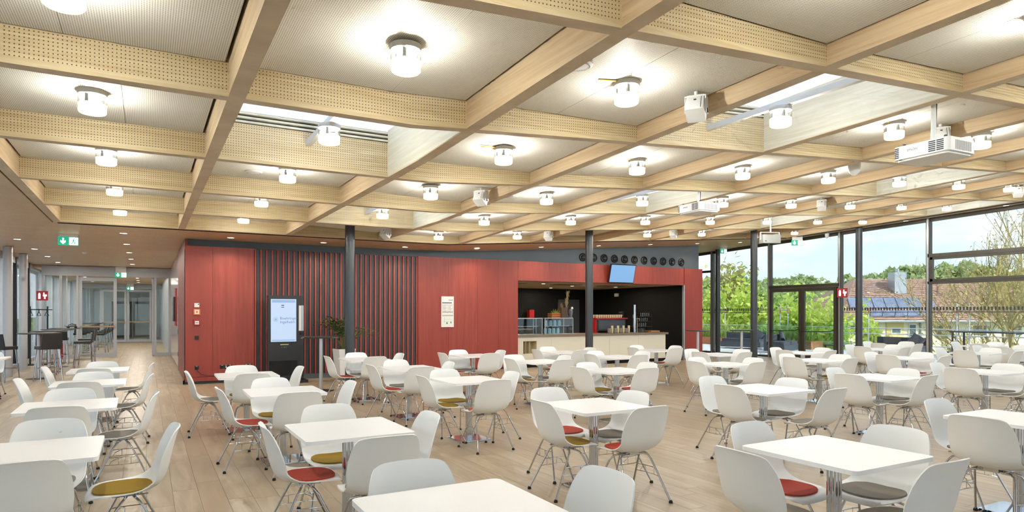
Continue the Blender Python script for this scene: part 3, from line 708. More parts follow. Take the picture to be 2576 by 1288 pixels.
# downlights
dm1 = MB().lathe([(.065, -.002), (.065, .004)], 18).mesh('lit_disc'); dm1.materials.append(M_SPOT)
dm2 = MB().lathe([(.066, -.004), (.082, -.004), (.082, .003), (.066, .003)], 18, close=True).mesh('trim_ring'); dm2.materials.append(M_WPLAST)
dd = bpy.data.lights.new('downlight_glow', 'AREA'); dd.shape = 'DISK'; dd.size = .12; dd.energy = DOWN_W; dd.color = (1, .86, .66); dd.spread = R(130)
dc = dd.copy(); dc.energy = CORR_W; dc.color = (1, .93, .82); dc.spread = math.pi
db = dd.copy(); db.energy = BAR_W; db.spread = math.pi
DL = []
for k in range(5): DL.append((-2.5, 15.4 + 2.52 * k, 'corridor row by the glazing'))
for k in range(5): DL.append((-.41, 15.5 + 2.45 * k, 'corridor row by the panelled wall'))
for k in range(9): DL.append((1.6 + 2 * k, 15.27, 'row above the red wall'))
for k in range(4): DL.append((19.12, 13.1 - 2.5 * k, 'row along the glass wall'))
for k in range(5): DL.append((-2.3, 28.5 + 2.3 * k, 'row of windows side behind the glass door'))
for k in range(5): DL.append((-.35, 28.5 + 2.3 * k, 'row of wall side behind the glass door'))
BARL = [(9.6, 18.6), (10.9, 17.2), (11.3, 19.6), (12.7, 18.2), (13.0, 20.0), (14.6, 18.2)]
cnt = {}
for u, v, nm in DL + [(a, b, 'bar recess ceiling') for a, b in BARL]:
    cnt[nm] = cnt.get(nm, 0) + 1
    z_ = 2.5 if nm.startswith('bar') else (3.12 if v > 27 else hb(u, v))
    e_ = empty('downlight', (u, v, z_), 0, 'round recessed downlight, %s in the %s' % (ORD[cnt[nm] - 1], nm), 'downlight', 'recessed downlights')
    if not nm.startswith('bar') and u > fold(v) and v < 27: e_.rotation_euler = (R(2) if False else 0, -math.atan(.07), 0)
    link('lit_disc', dm1, e_); link('trim_ring', dm2, e_)
    l = bpy.data.objects.new('glow', dc if u < .7 else (db if nm.startswith('bar') else dd)); COL.objects.link(l); l.parent = e_; l.location = (0, 0, -.008)
# ================================================================= THINGS ON THE RED WALL
def text(txt, size, loc, rot, m, parent, name='lettering', align='LEFT', extrude=.0008):
    c = bpy.data.curves.new(name, 'FONT'); c.body = txt; c.size = size; c.extrude = extrude; c.align_x = align; c.resolution_u = 3
    c.materials.append(m); t_ = bpy.data.objects.new(name, c); COL.objects.link(t_); bpy.context.view_layer.update()
    me = bpy.data.meshes.new_from_object(t_.evaluated_get(bpy.context.evaluated_depsgraph_get())); bpy.data.objects.remove(t_)
    o = link(name, me, parent, loc); o.rotation_euler = rot
    return o
FACE = (math.pi / 2, 0, 0)      # lettering that faces the hall (-y)
M_REDP = mat('signal_red', sr(176, 28, 30), .4); M_ORANGE = mat('signal_orange', sr(226, 120, 40), .4); M_PAPER = mat('paper_white', sr(238, 238, 236), .6)
M_GREY = mat('grey_print', sr(150, 152, 158), .7); M_INK = mat('dark_print', sr(50, 52, 60), .7); M_BLUEP = mat('blue_print', sr(70, 90, 170), .7); M_GREENP = mat('green_print', sr(70, 150, 110), .7); M_PINKP = mat('pink_print', sr(210, 150, 150), .7)
def wallbox(name, u, z, w_, h, d, m, label, cat):
    o = MB().box(-w_ / 2, w_ / 2, -d, 0, -h / 2, h / 2).build(name, m, None, loc=(u, VW, z)); return tag(o, label, cat)
e_ = wallbox('alarm_sounder', .97, 1.75, .10, .09, .03, M_WPLAST, 'small white box highest of the devices on red wall', 'alarm')
MB().box(.02, .045, -.0312, -.03, .01, .03).build('sensor_window', M_BLACKP, e_)
e_ = wallbox('smoke_vent_switch', .97, 1.60, .135, .135, .04, M_ORANGE, 'orange smoke vent switch box on the red wall', 'alarm')
MB().box(-.045, .045, -.046, -.04, -.045, .045).build('cover', M_PAPER, e_); MB().box(-.02, .02, -.048, -.046, -.02, .02).build('button', M_ORANGE, e_)
e_ = wallbox('fire_call_point', .97, 1.37, .125, .125, .05, M_REDP, 'red fire alarm call point on the red wall', 'alarm')
MB().box(-.04, .04, -.054, -.05, -.045, .03).build('break_glass', M_PAPER, e_); MB().lathe([(.012, 0), (.012, .004)], 12).build('button', M_INK, e_, loc=(0, -.054, -.008)).rotation_euler = (math.pi / 2, 0, 0)
MB().box(-.035, -.018, -.0545, -.054, -.013, -.003).build('arrow', M_INK, e_); MB().box(.018, .035, -.0545, -.054, -.013, -.003).build('arrow', M_INK, e_)
e_ = wallbox('switch_plate', .97, 1.03, .085, .085, .012, M_BLACKP, 'square black switch plate low on the red wall', 'switch')
MB().box(-.03, .03, -.016, -.012, -.03, .03).build('rocker', M_BLACKP, e_)
def socket(u, n, label, plugs):
    e_ = wallbox('socket_plate', u, .365, .085 * n, .085, .012, M_BLACKP, label, 'socket')
    for k in range(n):
        x = (k - (n - 1) / 2) * .082
        MB().lathe([(.026, 0), (.022, .006)], 12).build('socket_well', M_RUBBER, e_, loc=(x, -.012, -.006)).rotation_euler = (math.pi / 2, 0, 0)
        MB().box(x - .018, x + .018, -.0135, -.012, .030, .037).build('print_label', M_PAPER, e_)
        if k in plugs: MB().tube([(x, -.012, -.006), (x, -.05, -.006)], .018, 8, .014).build('plug', plugs[k], e_)
    return e_
socket(.97, 1, 'single black wall socket with a plugged black cable', {0: M_BLACKP})
socket(1.565, 3, 'triple black wall socket with a white and a black plug', {1: M_PAPER, 2: M_BLACKP})
socket(2.03, 2, 'double black wall socket beside the slats', {})
def cable(pts, m, label):
    o = MB().tube(pts, .006, 6).build('cable', m); auto_smooth(o); return tag(o, label, 'cable')
cable([(.97, VW - .05, .36), (.98, VW - .06, .30), (1.05, VW - .06, .22), (1.2, VW - .05, .18), (1.45, VW - .06, .16), (1.62, VW - .07, .12), (1.75, VW - .1, .02), (1.9, VW - .2, .006)], M_BLACKP, 'black cable hanging from the single wall socket')
cable([(1.565, VW - .05, .36), (1.58, VW - .06, .30), (1.66, VW - .06, .2), (1.78, VW - .08, .1), (1.88, VW - .15, .006)], M_PAPER, 'white cable hanging from the triple wall socket')
# notice board
nb = MB().box(-.18, .18, -.03, 0, -.41, .41).build('notice_board', M_PAPER, None, loc=(7.0, VW, 1.61)); tag(nb, 'white notice board with plans on the red wall', 'notice board')
pl = MB()
for zz, w_ in ((.30, .10), (-.02, .3)): pl.box(.03 if zz > .2 else -.15, .15, -.0315, -.03, zz, zz + .02)
pl.build('print_line', M_GREY, nb)
MB().box(-.16, .12, -.0315, -.03, .225, .25).build('print_line', M_BLUEP, nb)
m = MB(); m.box(-.16, .16, -.0315, -.03, .195, .2); m.box(-.16, .16, -.0315, -.03, -.075, -.07); m.box(-.16, -.155, -.0315, -.03, -.07, .195); m.box(.155, .16, -.0315, -.03, -.07, .195); m.box(-.002, .002, -.0315, -.03, -.05, .18); m.build('print_line', M_PINKP, nb)
m = MB()
for k in range(9):
    m.box(-.14, -.02 - .02 * (k % 3), -.0315, -.03, .165 - k * .022, .171 - k * .022); m.box(.02, .13 - .015 * (k % 4), -.0315, -.03, .165 - k * .022, .171 - k * .022)
m.build('print_line', M_GREY, nb)
MB().box(-.16, .16, -.0315, -.03, -.115, -.1).build('print_line', M_GREENP, nb)
m = MB(); m.box(-.1, -.097, -.0315, -.03, -.3, -.14); m.box(-.1, .1, -.0315, -.03, -.2, -.197); m.box(-.04, .0, -.0315, -.03, -.33, -.28); m.box(.08, .11, -.0315, -.03, -.31, -.26); m.box(-.12, .05, -.0315, -.03, -.26, -.257); m.build('print_line', M_GREENP, nb)
# kiosk
kx, ky = 2.74, 15.25
k_ = empty('info_kiosk', (kx, ky, 0), 0, 'tall black information kiosk with a lit portrait screen', 'kiosk')
M_KB = mat('kiosk_black', sr(40, 42, 46), .35); M_KG = mat('kiosk_gloss', sr(24, 25, 28), .15)
MB().rbox(-.42, .46, -.25, .25, 0, .06, .03).build('base', M_BLACKP, k_)
b_ = MB(); b_.rbox(-.39, .40, -.07, .07, .09, 1.97, .03); o = b_.build('body', M_KB, k_)
MB().box(-.3, .3, -.02, .08, .06, .09).build('foot', M_KB, k_)
sc_ = MB().box(-.325, .225, -.080, -.07, .93, 1.89).build('screen', M_KIOSK, k_)
m = MB(); m.box(-.345, -.325, -.085, -.07, .91, 1.91); m.box(.225, .245, -.085, -.07, .91, 1.91); m.box(-.325, .225, -.085, -.07, 1.89, 1.91); m.box(-.325, .225, -.085, -.07, .91, .93); m.build('bezel', M_KB, k_)
K0 = (.02, .02, .03, 1); M_SKYB = emis('screen_sky_blue', sr(150, 184, 224), .8, K0); M_LOGO = emis('screen_blue_ink', sr(96, 128, 180), .8, K0); M_NAVY = emis('screen_navy', sr(50, 70, 130), .8, K0); M_PALE = emis('screen_pale', sr(226, 236, 250), .8)
text('Boehringer\nIngelheim', .085, (-.13, -.0812, 1.43), FACE, M_LOGO, sc_)
m = MB(); m.lathe([(.045, 0), (.052, 0), (.052, .001), (.045, .001)], 28, close=True); q = m.build('logo_ring', M_SKYB, sc_, loc=(-.22, -.0805, 1.43)); q.rotation_euler = (math.pi / 2, 0, 0)
MB().box(-.245, -.195, -.0812, -.08, 1.405, 1.455).build('logo_mark', M_SKYB, sc_)
m = MB(); m.box(-.10, -.04, -.0812, -.08, 1.74, 1.76); m.box(-.10, -.04, -.0812, -.08, 1.70, 1.715); m.build('headline', M_NAVY, sc_)
MB().box(-.30, .20, -.0806, -.08, 1.81, 1.87).build('header_bar', M_SKYB, sc_); MB().box(-.30, .20, -.0806, -.08, .95, .975).build('footer_bar', M_SKYB, sc_)
MB().box(-.12, .06, -.075, -.07, .855, .875).build('yellow_strip', mat('yellow_sticker', sr(206, 188, 60), .5), k_)
m = MB()
for x in (-.09, -.05, -.03, 0): m.box(x, x + .012, -.0712, -.07, .80, .81)
m.build('print_line', M_GREY, k_)
MB().box(.28, .39, -.075, -.07, 1.17, 1.75).build('brochure_rack', M_FRAMEI, k_); MB().box(.285, .33, -.079, -.075, 1.18, 1.74).build('price_list', M_PAPER, k_)
MB().box(.295, .37, -.08, -.07, 1.08, 1.13).build('card_reader', M_RUBBER, k_)
MB().box(-.36, .25, -.0715, -.07, .16, .5).build('lower_panel', M_KG, k_)
# high tables
def high_table(u, v, label, r=.37):
    t = empty('high_table', (u, v, 0), 0, label, 'high table', 'round dark standing tables')
    auto_smooth(MB().lathe([(r - .05, 1.07), (r, 1.088), (r, 1.10)], 32).build('table_top', mat('black_hpl', sr(44, 44, 46), .3), t))
    auto_smooth(MB().lathe([(.038, .012), (.038, 1.07)], 16).build('pole', mat('brushed_steel', (.62, .63, .64, 1), .35, 1), t))
    auto_smooth(MB().lathe([(.26, 0), (.26, .006), (.05, .014)], 28).build('base', mat('dark_steel', sr(60, 58, 56), .4, .8), t))
    return t
ht = high_table(3.08, 13.28, 'round dark standing table in front of the kiosk')
MB().tube([(-.36, -.1, 1.09), (-.42, -.11, 1.075)], .012, 6).build('hook', M_CHROME, ht)
high_table(13.2, 12.9, 'round dark standing table before the red wall end', .33)
high_table(14.7, 12.7, 'round dark standing table beside the dark column', .33)
# planter with glossy plant
pt = empty('potted_plant', (3.98, 14.9, 0), R(8), 'leafy green plant in a tall white tapered planter', 'plant')
MB().hexa([(-.14, -.14, 0), (.14, -.14, 0), (.14, .14, 0), (-.14, .14, 0), (-.20, -.20, .75), (.20, -.20, .75), (.20, .20, .75), (-.20, .20, .75)]).build('planter', M_WPLAST, pt)
MB().box(-.18, .18, -.18, .18, .7, .752).build('soil', M_RUBBER, pt)
M_LEAF = mat('glossy_leaf', sr(58, 84, 34), .3); M_STEM = mat('plant_stem', sr(92, 104, 44), .5)
rnd = random.Random(3); stems = MB(); leaves = MB()
def leaf_quad(mb, p, d, w_, l, up=Vector((0, 0, 1))):
    d = d.normalized(); s_ = d.cross(up)
    s_ = s_.normalized() if s_.length > 1e-3 else Vector((1, 0, 0)); n_ = s_.cross(d)
    a, b, c, e2 = p, p + d * l * .45 + s_ * w_ + n_ * l * .06, p + d * l, p + d * l * .45 - s_ * w_ + n_ * l * .06
    mb.add([a, b, c, e2], [(0, 1, 2), (0, 2, 3)])
for k in range(34):
    a = rnd.uniform(0, 2 * math.pi); sp_ = rnd.uniform(.1, .75); h = rnd.uniform(.45, 1.0) * (1.05 - sp_ * .35)
    pts = []
    for q in range(9):
        f = q / 8; rr = .08 + sp_ * f ** 1.5; pts.append(Vector((math.cos(a) * rr, math.sin(a) * rr, .72 + h * math.sin(f * 2.0) / math.sin(1.5) * .85)))
    stems.tube(pts, .006, 4, .002, caps=False)
    for q in range(3, 9):
        d = pts[min(q + 1, 8)] - pts[q - 1]; sd2 = Vector((-math.sin(a), math.cos(a), .25))
        for sg in (1, -1): leaf_quad(leaves, pts[q], sd2 * sg + d.normalized() * .7, .028, rnd.uniform(.09, .15))
stems.build('stems', M_STEM, pt); leaves.build('foliage', M_LEAF, pt)
# round jet nozzles over the bar
jm = MB().lathe([(.125, 0), (.125, .03), (.10, .045), (.085, .02), (.075, .02), (.06, .05), (.03, .03), (.0, .03)], 28).mesh('nozzle'); jm.materials.append(mat('nozzle_black', sr(40, 40, 42), .4)); jm.shade_smooth(); jm.set_sharp_from_angle(angle=R(35))
jr = MB().lathe([(.125, .0), (.133, .0), (.133, .012), (.125, .012)], 28, close=True).mesh('flange'); jr.materials.append(M_BLACKP)
for k in range(11):
    e_ = empty('air_nozzle', (11.53 + k * .404, VW + .12, 3.27), 0, 'black round air nozzle, %s from the left on the grey band' % ORD[k], 'air nozzle', 'round air nozzles above the bar')
    e_.rotation_euler = (math.pi / 2, 0, 0); link('nozzle', jm, e_); link('flange', jr, e_)
# tilted screen over the bar
tv = empty('display_screen', (12.83, VW - .06, 2.52), 0, 'blue lit flat screen tilted forward above the bar', 'screen'); tv.rotation_euler = (R(14), 0, 0)
MB().box(-.49, .49, -.05, 0, 0, .58).build('housing', M_BLACKP, tv); MB().box(-.47, .47, -.053, -.05, .022, .558).build('screen_face', M_SCREEN, tv)
MB().box(-.08, .08, 0, .035, .05, .2).build('bracket', M_BLACKP, tv)
# ================================================================= BAR COUNTER AND WHAT STANDS ON IT
cn = empty('bar_counter', (0, 0, 0), 0, 'cream fronted bar counter with a taupe worktop', 'counter')
CF = 15.95
cx_ = [9.22, 10.40, 11.45, 12.55, 13.7, 14.86]
for a, b in zip(cx_, cx_[1:]):
    if a == 9.22:
        f = MB(); f.box(a, 9.42, CF, CF + .03, .1, .88); f.box(9.88, b - .004, CF, CF + .03, .1, .88); f.box(9.42, 9.88, CF, CF + .03, .1, .40); f.box(9.42, 9.88, CF, CF + .03, .76, .88)
        f.build('front_panel', M_CREAM, cn)
        n_ = MB(); n_.box(9.42, 9.88, CF + .3, CF + .32, .4, .76); n_.box(9.41, 9.42, CF + .03, CF + .3, .4, .76); n_.box(9.88, 9.89, CF + .03, CF + .3, .4, .76); n_.box(9.42, 9.88, CF + .03, CF + .3, .39, .40); n_.box(9.42, 9.88, CF + .03, CF + .3, .76, .77); n_.box(9.54, 9.55, CF + .05, CF + .3, .4, .76); n_.box(9.66, 9.67, CF + .05, CF + .3, .4, .76)
        n_.build('open_niche', mat('niche_cream', sr(214, 200, 164), .5), cn)
    else: MB().box(a, b - .004, CF, CF + .03, .1, .88).build('front_panel', M_CREAM, cn)
MB().box(9.22, 14.86, CF + .05, CF + .8, 0, .38).box(9.22, 14.86, CF + .34, CF + .8, .38, .88).box(9.22, 9.4, CF + .05, CF + .34, .38, .88).box(9.9, 14.86, CF + .05, CF + .34, .38, .88).build('carcass', M_BLACK, cn)
MB().box(9.2, 14.95, CF - .04, CF + .85, .88, .94).build('worktop', M_TOP, cn)
def vitrine(u0, u1, label):
    e_ = empty('display_case', ((u0 + u1) / 2, CF + .1, .94), 0, label, 'display case', 'glass display cases on the counter'); w_ = (u1 - u0) / 2; h = .49
    f = MB()
    for x in (-w_, w_ - .02):
        for y in (0, .5): f.box(x, x + .02, y, y + .02, 0, h)
    for y in (0, .5): f.box(-w_ + .02, w_ - .02, y, y + .02, h - .02, h)
    for x in (-w_, w_ - .02): f.box(x, x + .02, .02, .5, h - .02, h)
    f.build('frame', M_FRAMEI, e_)
    MB().box(-w_ + .02, w_ - .02, .004, .010, .01, h - .02).build('pane', M_GLASSC, e_)
    MB().box(-w_ + .02, w_ - .02, .03, .5, h - .012, h - .004).build('pane', M_GLASSC, e_)
    MB().box(-w_ + .03, w_ - .1, .08, .48, .24, .248).build('glass_shelf', M_GLASSC, e_); MB().box(-w_ + .03, w_ - .1, .075, .08, .236, .252).build('shelf_rail', M_FRAMEI, e_)
    MB().box(-w_ + .02, w_ - .02, .02, .5, 0, .012).build('tray', M_FRAMEI, e_)
    return e_
vitrine(9.24, 10.14, 'glass display case at the left end of the bar counter')
vitrine(10.22, 11.24, 'glass display case with a wooden crate on top')
M_JAR = mat('jar_blue_white', sr(150, 190, 205), .2)
jarm = MB().lathe([(.05, 0), (.052, .12), (.042, .15), (.042, .17)], 12).mesh('jar'); jarm.materials.append(M_JAR)
for k, (x, z) in enumerate([(10.4, .953), (10.55, .953), (10.7, .953), (10.85, .953), (10.42, 1.19), (10.58, 1.19), (10.74, 1.19), (10.9, 1.19)]):
    tag(link('jar', jarm, None, (x, CF + .36, z)), 'pale blue jar inside the display case, %s from left on the %s shelf' % (ORD[k % 4], 'lower' if k < 4 else 'upper'), 'jar', 'jars inside the display case')
M_CRATE = mat('crate_wood', sr(170, 100, 52), .7)
cr_ = empty('wooden_crate', (10.68, CF + .3, 1.43), R(6), 'small orange wooden crate on the display case', 'crate')
for z in (.0, .05, .10):
    for y in (-.10, .09): MB().box(-.17, .17, y, y + .012, z, z + .038).build('slat', M_CRATE, cr_)
    for x in (-.17, .158): MB().box(x, x + .012, -.088, .09, z, z + .038).build('slat', M_CRATE, cr_)
MB().box(-.16, .16, -.09, .09, .002, .012).build('bottom', M_CRATE, cr_)
pl_ = empty('crate_plant', (10.70, CF + .3, 1.445), 0, 'small green and yellow plant in the wooden crate', 'plant'); lv = MB()
for k in range(46):
    a = rnd.uniform(0, 6.28); leaf_quad(lv, Vector((rnd.uniform(-.1, .1), rnd.uniform(-.05, .05), .02)), Vector((math.cos(a), math.sin(a) * .6, rnd.uniform(.6, 2.0))), .014, rnd.uniform(.14, .28))
lv.build('foliage', mat('lime_leaf', sr(140, 158, 70), .5), pl_)
st = empty('wooden_stump', (11.0, CF + .32, 1.43), R(10), 'dark brown wooden block with dried stalks on display case', 'block')
MB().rbox(-.13, .13, -.1, .1, 0, .30, .02).build('block', mat('dark_bark', sr(88, 70, 56), .85), st)
lv = MB()
for k in range(40): leaf_quad(lv, Vector((rnd.uniform(-.06, .0), rnd.uniform(-.04, .04), .29)), Vector((rnd.uniform(-.6, .5), rnd.uniform(-.3, .3), 1)), .008, rnd.uniform(.08, .2))
lv.build('dried_moss', mat('dried_moss', sr(140, 124, 88), .9), st)
gr_ = empty('dried_grass', (11.2, CF + .34, 1.43), 0, 'tall dried pampas grass in a glass vase on display case', 'plant'); lv = MB()
auto_smooth(MB().lathe([(.04, 0), (.045, .03), (.02, .18), (.03, .26)], 14).build('vase', M_GLASSC, gr_))
for k in range(120):
    z = rnd.uniform(.28, .75); leaf_quad(lv, Vector((rnd.gauss(0, .018) - .05 + (z - .3) * .1, rnd.gauss(0, .018), z)), Vector((rnd.uniform(-.6, .6), rnd.uniform(-.6, .6), 1.2)), .008, rnd.uniform(.06, .14))
lv.build('plumes', mat('straw', sr(176, 160, 116), .9), gr_)
fg = empty('figurine', (11.22, CF + .2, 1.43), 0, 'small grey and white bird figurine on the display case', 'figurine')
auto_smooth(MB().lathe([(.06, 0), (.06, .02), (.03, .03), (.05, .1), (.07, .17), (.05, .24), (.03, .26)], 14).build('body', mat('figure_grey', sr(110, 112, 122), .5), fg)); auto_smooth(MB().lathe([(.0, 0), (.035, .02), (.04, .05), (.03, .08), (.0, .1)], 12, (.03, -.02, .24)).build('head', M_WPLAST, fg))
# espresso machine
em = empty('espresso_machine', (13.0, 16.65, .94), 0, 'black and red espresso machine on the bar counter', 'coffee machine')
MB().rbox(-.55, .6, -.2, .2, .06, .44, .03).build('body', M_KB, em); MB().rbox(-.62, .66, -.24, .24, .44, .48, .03).build('top_rail', M_REDP, em)
m = MB(); m.box(-.6, -.56, -.18, .18, 0, .44); m.box(-.56, -.5, -.16, .16, 0, .06); m.box(.5, .56, -.16, .16, 0, .06); m.build('side_frame', M_REDP, em)
MB().box(-.5, .55, -.206, -.2, .1, .4).build('back_panel', mat('panel_slate', sr(70, 76, 84), .3), em)
m = MB(); m.lathe([(.022, 0), (.03, 0), (.03, .002), (.022, .002)], 18, close=True); q = m.build('emblem', M_REDP, em, loc=(-.02, -.207, .29)); q.rotation_euler = (math.pi / 2, 0, 0)
MB().box(.02, .13, -.2085, -.206, .28, .30).build('emblem_bar', M_REDP, em)
M_CUP = mat('cream_cup', sr(222, 208, 168), .5)
cupm = MB().lathe([(.026, 0), (.038, .10), (.036, .10), (.024, .004)], 14, close=True).mesh('cup'); cupm.materials.append(M_CUP)
k = 0
for yy in (-.12, .06):
    for x in range(12):
        k += 1; tag(link('cup', cupm, None, (12.50 + x * .088, 16.65 + yy, 1.42)), 'cream cup standing on the espresso machine, %s of the %s row' % (ORD[x], 'front' if yy < 0 else 'rear'), 'cup', 'cups on the espresso machine')
M_STONE = mat('stoneware', sr(178, 170, 156), .6)
def stack(u, n, label, r=.075):
    s_ = MB()
    bw = MB().lathe([(r * .6, 0), (r, .022), (r, .026), (r * .9, .024)], 16).mesh('saucer'); bw.materials.append(M_STONE)
    for k in range(n):
        tag(link('saucer', bw, None, (u, 16.08, .94 + k * .016)), label % ORD[k], 'saucer', 'saucers stacked on the bar counter')
for q, u in enumerate((12.65, 12.88, 13.1, 13.32)):
    stack(u, 9, 'stoneware saucer, %%s from below in the %s stack before the espresso machine' % ORD[q])
    for k in range(6): tag(link('cup', cupm, None, (u + .115, 16.10, .94 + k * .027)), 'cream paper cup, %s from below in the %s nested pile between saucers' % (ORD[k], ORD[q]), 'cup', 'nested cups on the bar counter')
bt = empty('beer_tap', (13.68, 16.12, .94), 0, 'tall chrome beverage tap tower on the bar counter', 'tap')
auto_smooth(MB().rbox(-.05, .05, -.05, .05, .02, .90, .045, 6).build('tower', M_CHROME, bt)); auto_smooth(MB().lathe([(.09, 0), (.09, .01), (.06, .02)], 20).build('foot', M_CHROME, bt))
MB().tube([(.04, -.04, .45), (.12, -.10, .46), (.13, -.11, .40)], .012, 8).build('spout', M_CHROME, bt); MB().tube([(.06, -.05, .46), (.06, -.06, .56)], .011, 8).build('tap_handle', M_BLACKP, bt); MB().tube([(.10, -.02, 0), (.10, -.02, .48)], .012, 8).build('side_pipe', mat('brass_tube', sr(190, 160, 110), .3, .9), bt)
rk = empty('glass_rack', (14.35, 16.6, .94), 0, 'black stepped rack of drinking glasses on the counter', 'rack')
for k in range(4): MB().box(-.34 + k * .07, .36, -.16, .16, .006 + k * .17, .018 + k * .17).build('shelf', M_BLACKP, rk)
m = MB()
for y in (-.16, .15): m.box(.35, .36, y, y + .01, 0, .62); m.box(-.34, -.33, y, y + .01, 0, .1); m.box(-.13, -.12, y, y + .01, 0, .53)
m.build('rack_frame', M_BLACKP, rk)
gm = MB().lathe([(.028, 0), (.034, .11), (.032, .11), (.027, .006)], 12, close=True).mesh('drinking_glass'); gm.materials.append(glass('tumbler_glass', (.80, .84, .84, 1), .3, .05))
for k in range(4):
    for x in range(5): tag(link('drinking_glass', gm, None, (14.35 - .28 + k * .07 + x * .085, 16.5, .94 + .019 + k * .17)), 'clear drinking glass, %s on the %s shelf of the rack' % (ORD[x], ORD[k]), 'glass', 'glasses in the counter rack')
MB().box(14.55, 14.93, 16.3, 16.75, .94, .99).build('cutting_board', mat('board_wood', sr(176, 128, 84), .5)); tag(bpy.data.objects['cutting_board'], 'brown wooden board at the right end of the counter', 'board')
bs = empty('back_shelf', (0, 0, 0), 0, 'long taupe back counter behind the bar', 'counter')
MB().box(9.3, 12.4, 20.3, 20.85, 0, .95).build('carcass', M_BLACK, bs); MB().box(9.3, 12.4, 20.25, 20.88, .95, 1.0).build('worktop', M_TOP, bs); MB().box(9.5, 12.8, 20.6, 20.88, 1.35, 1.39).build('wall_shelf', M_TOP, bs)
tag(MB().lathe([(.045, 0), (.05, .3), (.045, .3), (.04, .01)], 14, close=True).build('water_carafe', M_GLASSC, None, loc=(10.4, 20.7, 1.39)), 'clear glass carafe on the back wall shelf', 'carafe')
rb = MB(); rb.rbox(-.11, .11, -.1, .1, 0, .30, .02); o = rb.build('red_canister', M_REDP, None, loc=(12.55, 20.7, 1.39)); tag(o, 'red canister on the dark back wall shelf', 'canister'); MB().rbox(-.08, .08, -.07, .07, .30, .33, .02).build('lid', M_BLACKP, o)
gd = empty('coffee_grinder', (13.75, 16.85, .94), 0, 'dark coffee grinder with clear hopper beside tap tower', 'grinder')
MB().rbox(-.08, .08, -.1, .1, 0, .42, .03).build('body', M_KB, gd); auto_smooth(MB().lathe([(.05, .42), (.09, .50), (.1, .66), (.1, .68)], 16).build('hopper', M_GLASSC, gd))
# ================================================================= SIGNS
def exit_sign(u, v, z, rz, label, w_=.36, zt=None):
    e_ = empty('exit_sign', (u, v, z), rz, label, 'exit sign', 'green emergency exit signs'); h = w_ * .5
    MB().box(-w_ / 2, w_ / 2, -.012, .012, -h / 2, h / 2).build('green_face', M_EXITG, e_)
    MB().box(w_ * .04, w_ * .47, -.0135, -.012, -h * .44, h * .44).build('white_field', M_EXITW, e_)
    a = w_ * .13; cx = -w_ * .25
    m = MB(); m.prism([(cx - a * .35, h * .36), (cx - a * .35, -.02 * h), (cx - a, h * .1), (cx - a, -h * .12), (cx, -h * .38), (cx + a, -h * .12), (cx + a, h * .1), (cx + a * .35, -.02 * h), (cx + a * .35, h * .36)], 0, .0015)
    m.v = [(x, -.0122 - zz, y) for x, y, zz in m.v]; m.build('arrow', M_EXITW, e_)
    m = MB(); q = w_ * .25; s_ = h * .42
    def limb(p, r_): m.tube([(q + x * s_, -.0145, y * s_) for x, y in p], r_ * s_, 5)
    limb([(.05, .45), (-.08, -.05)], .13); limb([(-.08, -.05), (.3, -.25), (.25, -.8)], .10); limb([(-.08, -.05), (-.15, -.45), (-.65, -.6)], .10); limb([(.05, .42), (.45, .25), (.6, .45)], .07); limb([(.05, .42), (-.35, .3), (-.5, .0)], .07)
    m.lathe([(.0, -.12 * s_), (.13 * s_, -.05 * s_), (.13 * s_, .05 * s_), (0, .12 * s_)], 8, (q + .12 * s_, -.0145, .68 * s_))
    m.v = [(x, max(y, -.016), zz) for x, y, zz in m.v]; m.build('running_figure', M_EXITG, e_)
    zt = zt or (hb(u, v) if v < 27 else 3.12)
    MB().box(-w_ * .45, w_ * .45, -.02, .02, h / 2, max(zt - z - .002, h / 2 + .01)).build('ceiling_mount', M_WPLAST, e_)
exit_sign(-1.42, 16.3, 3.08, 0, 'lit green exit sign under the soffit at hall corner')
exit_sign(-.79, 26.85, 2.93, 0, 'lit green exit sign above the open glass door', .36)
exit_sign(-.75, 39.85, 2.88, 0, 'green exit sign above the far double door', .34)
exit_sign(18.6, 16.9, 3.86, 0, 'green exit sign beside the end of the red wall', .34)
exit_sign(18.75, 13.9, 3.90, R(-40), 'green exit sign before the terrace doors', .36)
def hydrant_sign(loc, rz, label):
    e_ = empty('fire_sign', loc, rz, label, 'fire sign', 'red fire equipment signs')
    MB().box(-.15, .15, -.008, .008, -.15, .15).build('red_face', M_REDP, e_)
    m = MB(); m.box(-.10, -.04, -.0095, -.008, -.10, .06); m.box(-.085, -.055, -.0095, -.008, .06, .09); m.box(.02, .12, -.0095, -.008, -.02, .04); m.box(.05, .09, -.0095, -.008, -.10, -.02); m.box(.03, .06, -.0095, -.008, .04, .10)
    m.build('pictogram', M_EXITW, e_)
hydrant_sign((UR - .13, 12.72, 2.22), R(-50), 'red fire sign beside the terrace doors')
hydrant_sign((-2.86, 25.0, 2.12), R(0), 'red fire sign by the coat rack in the corridor')
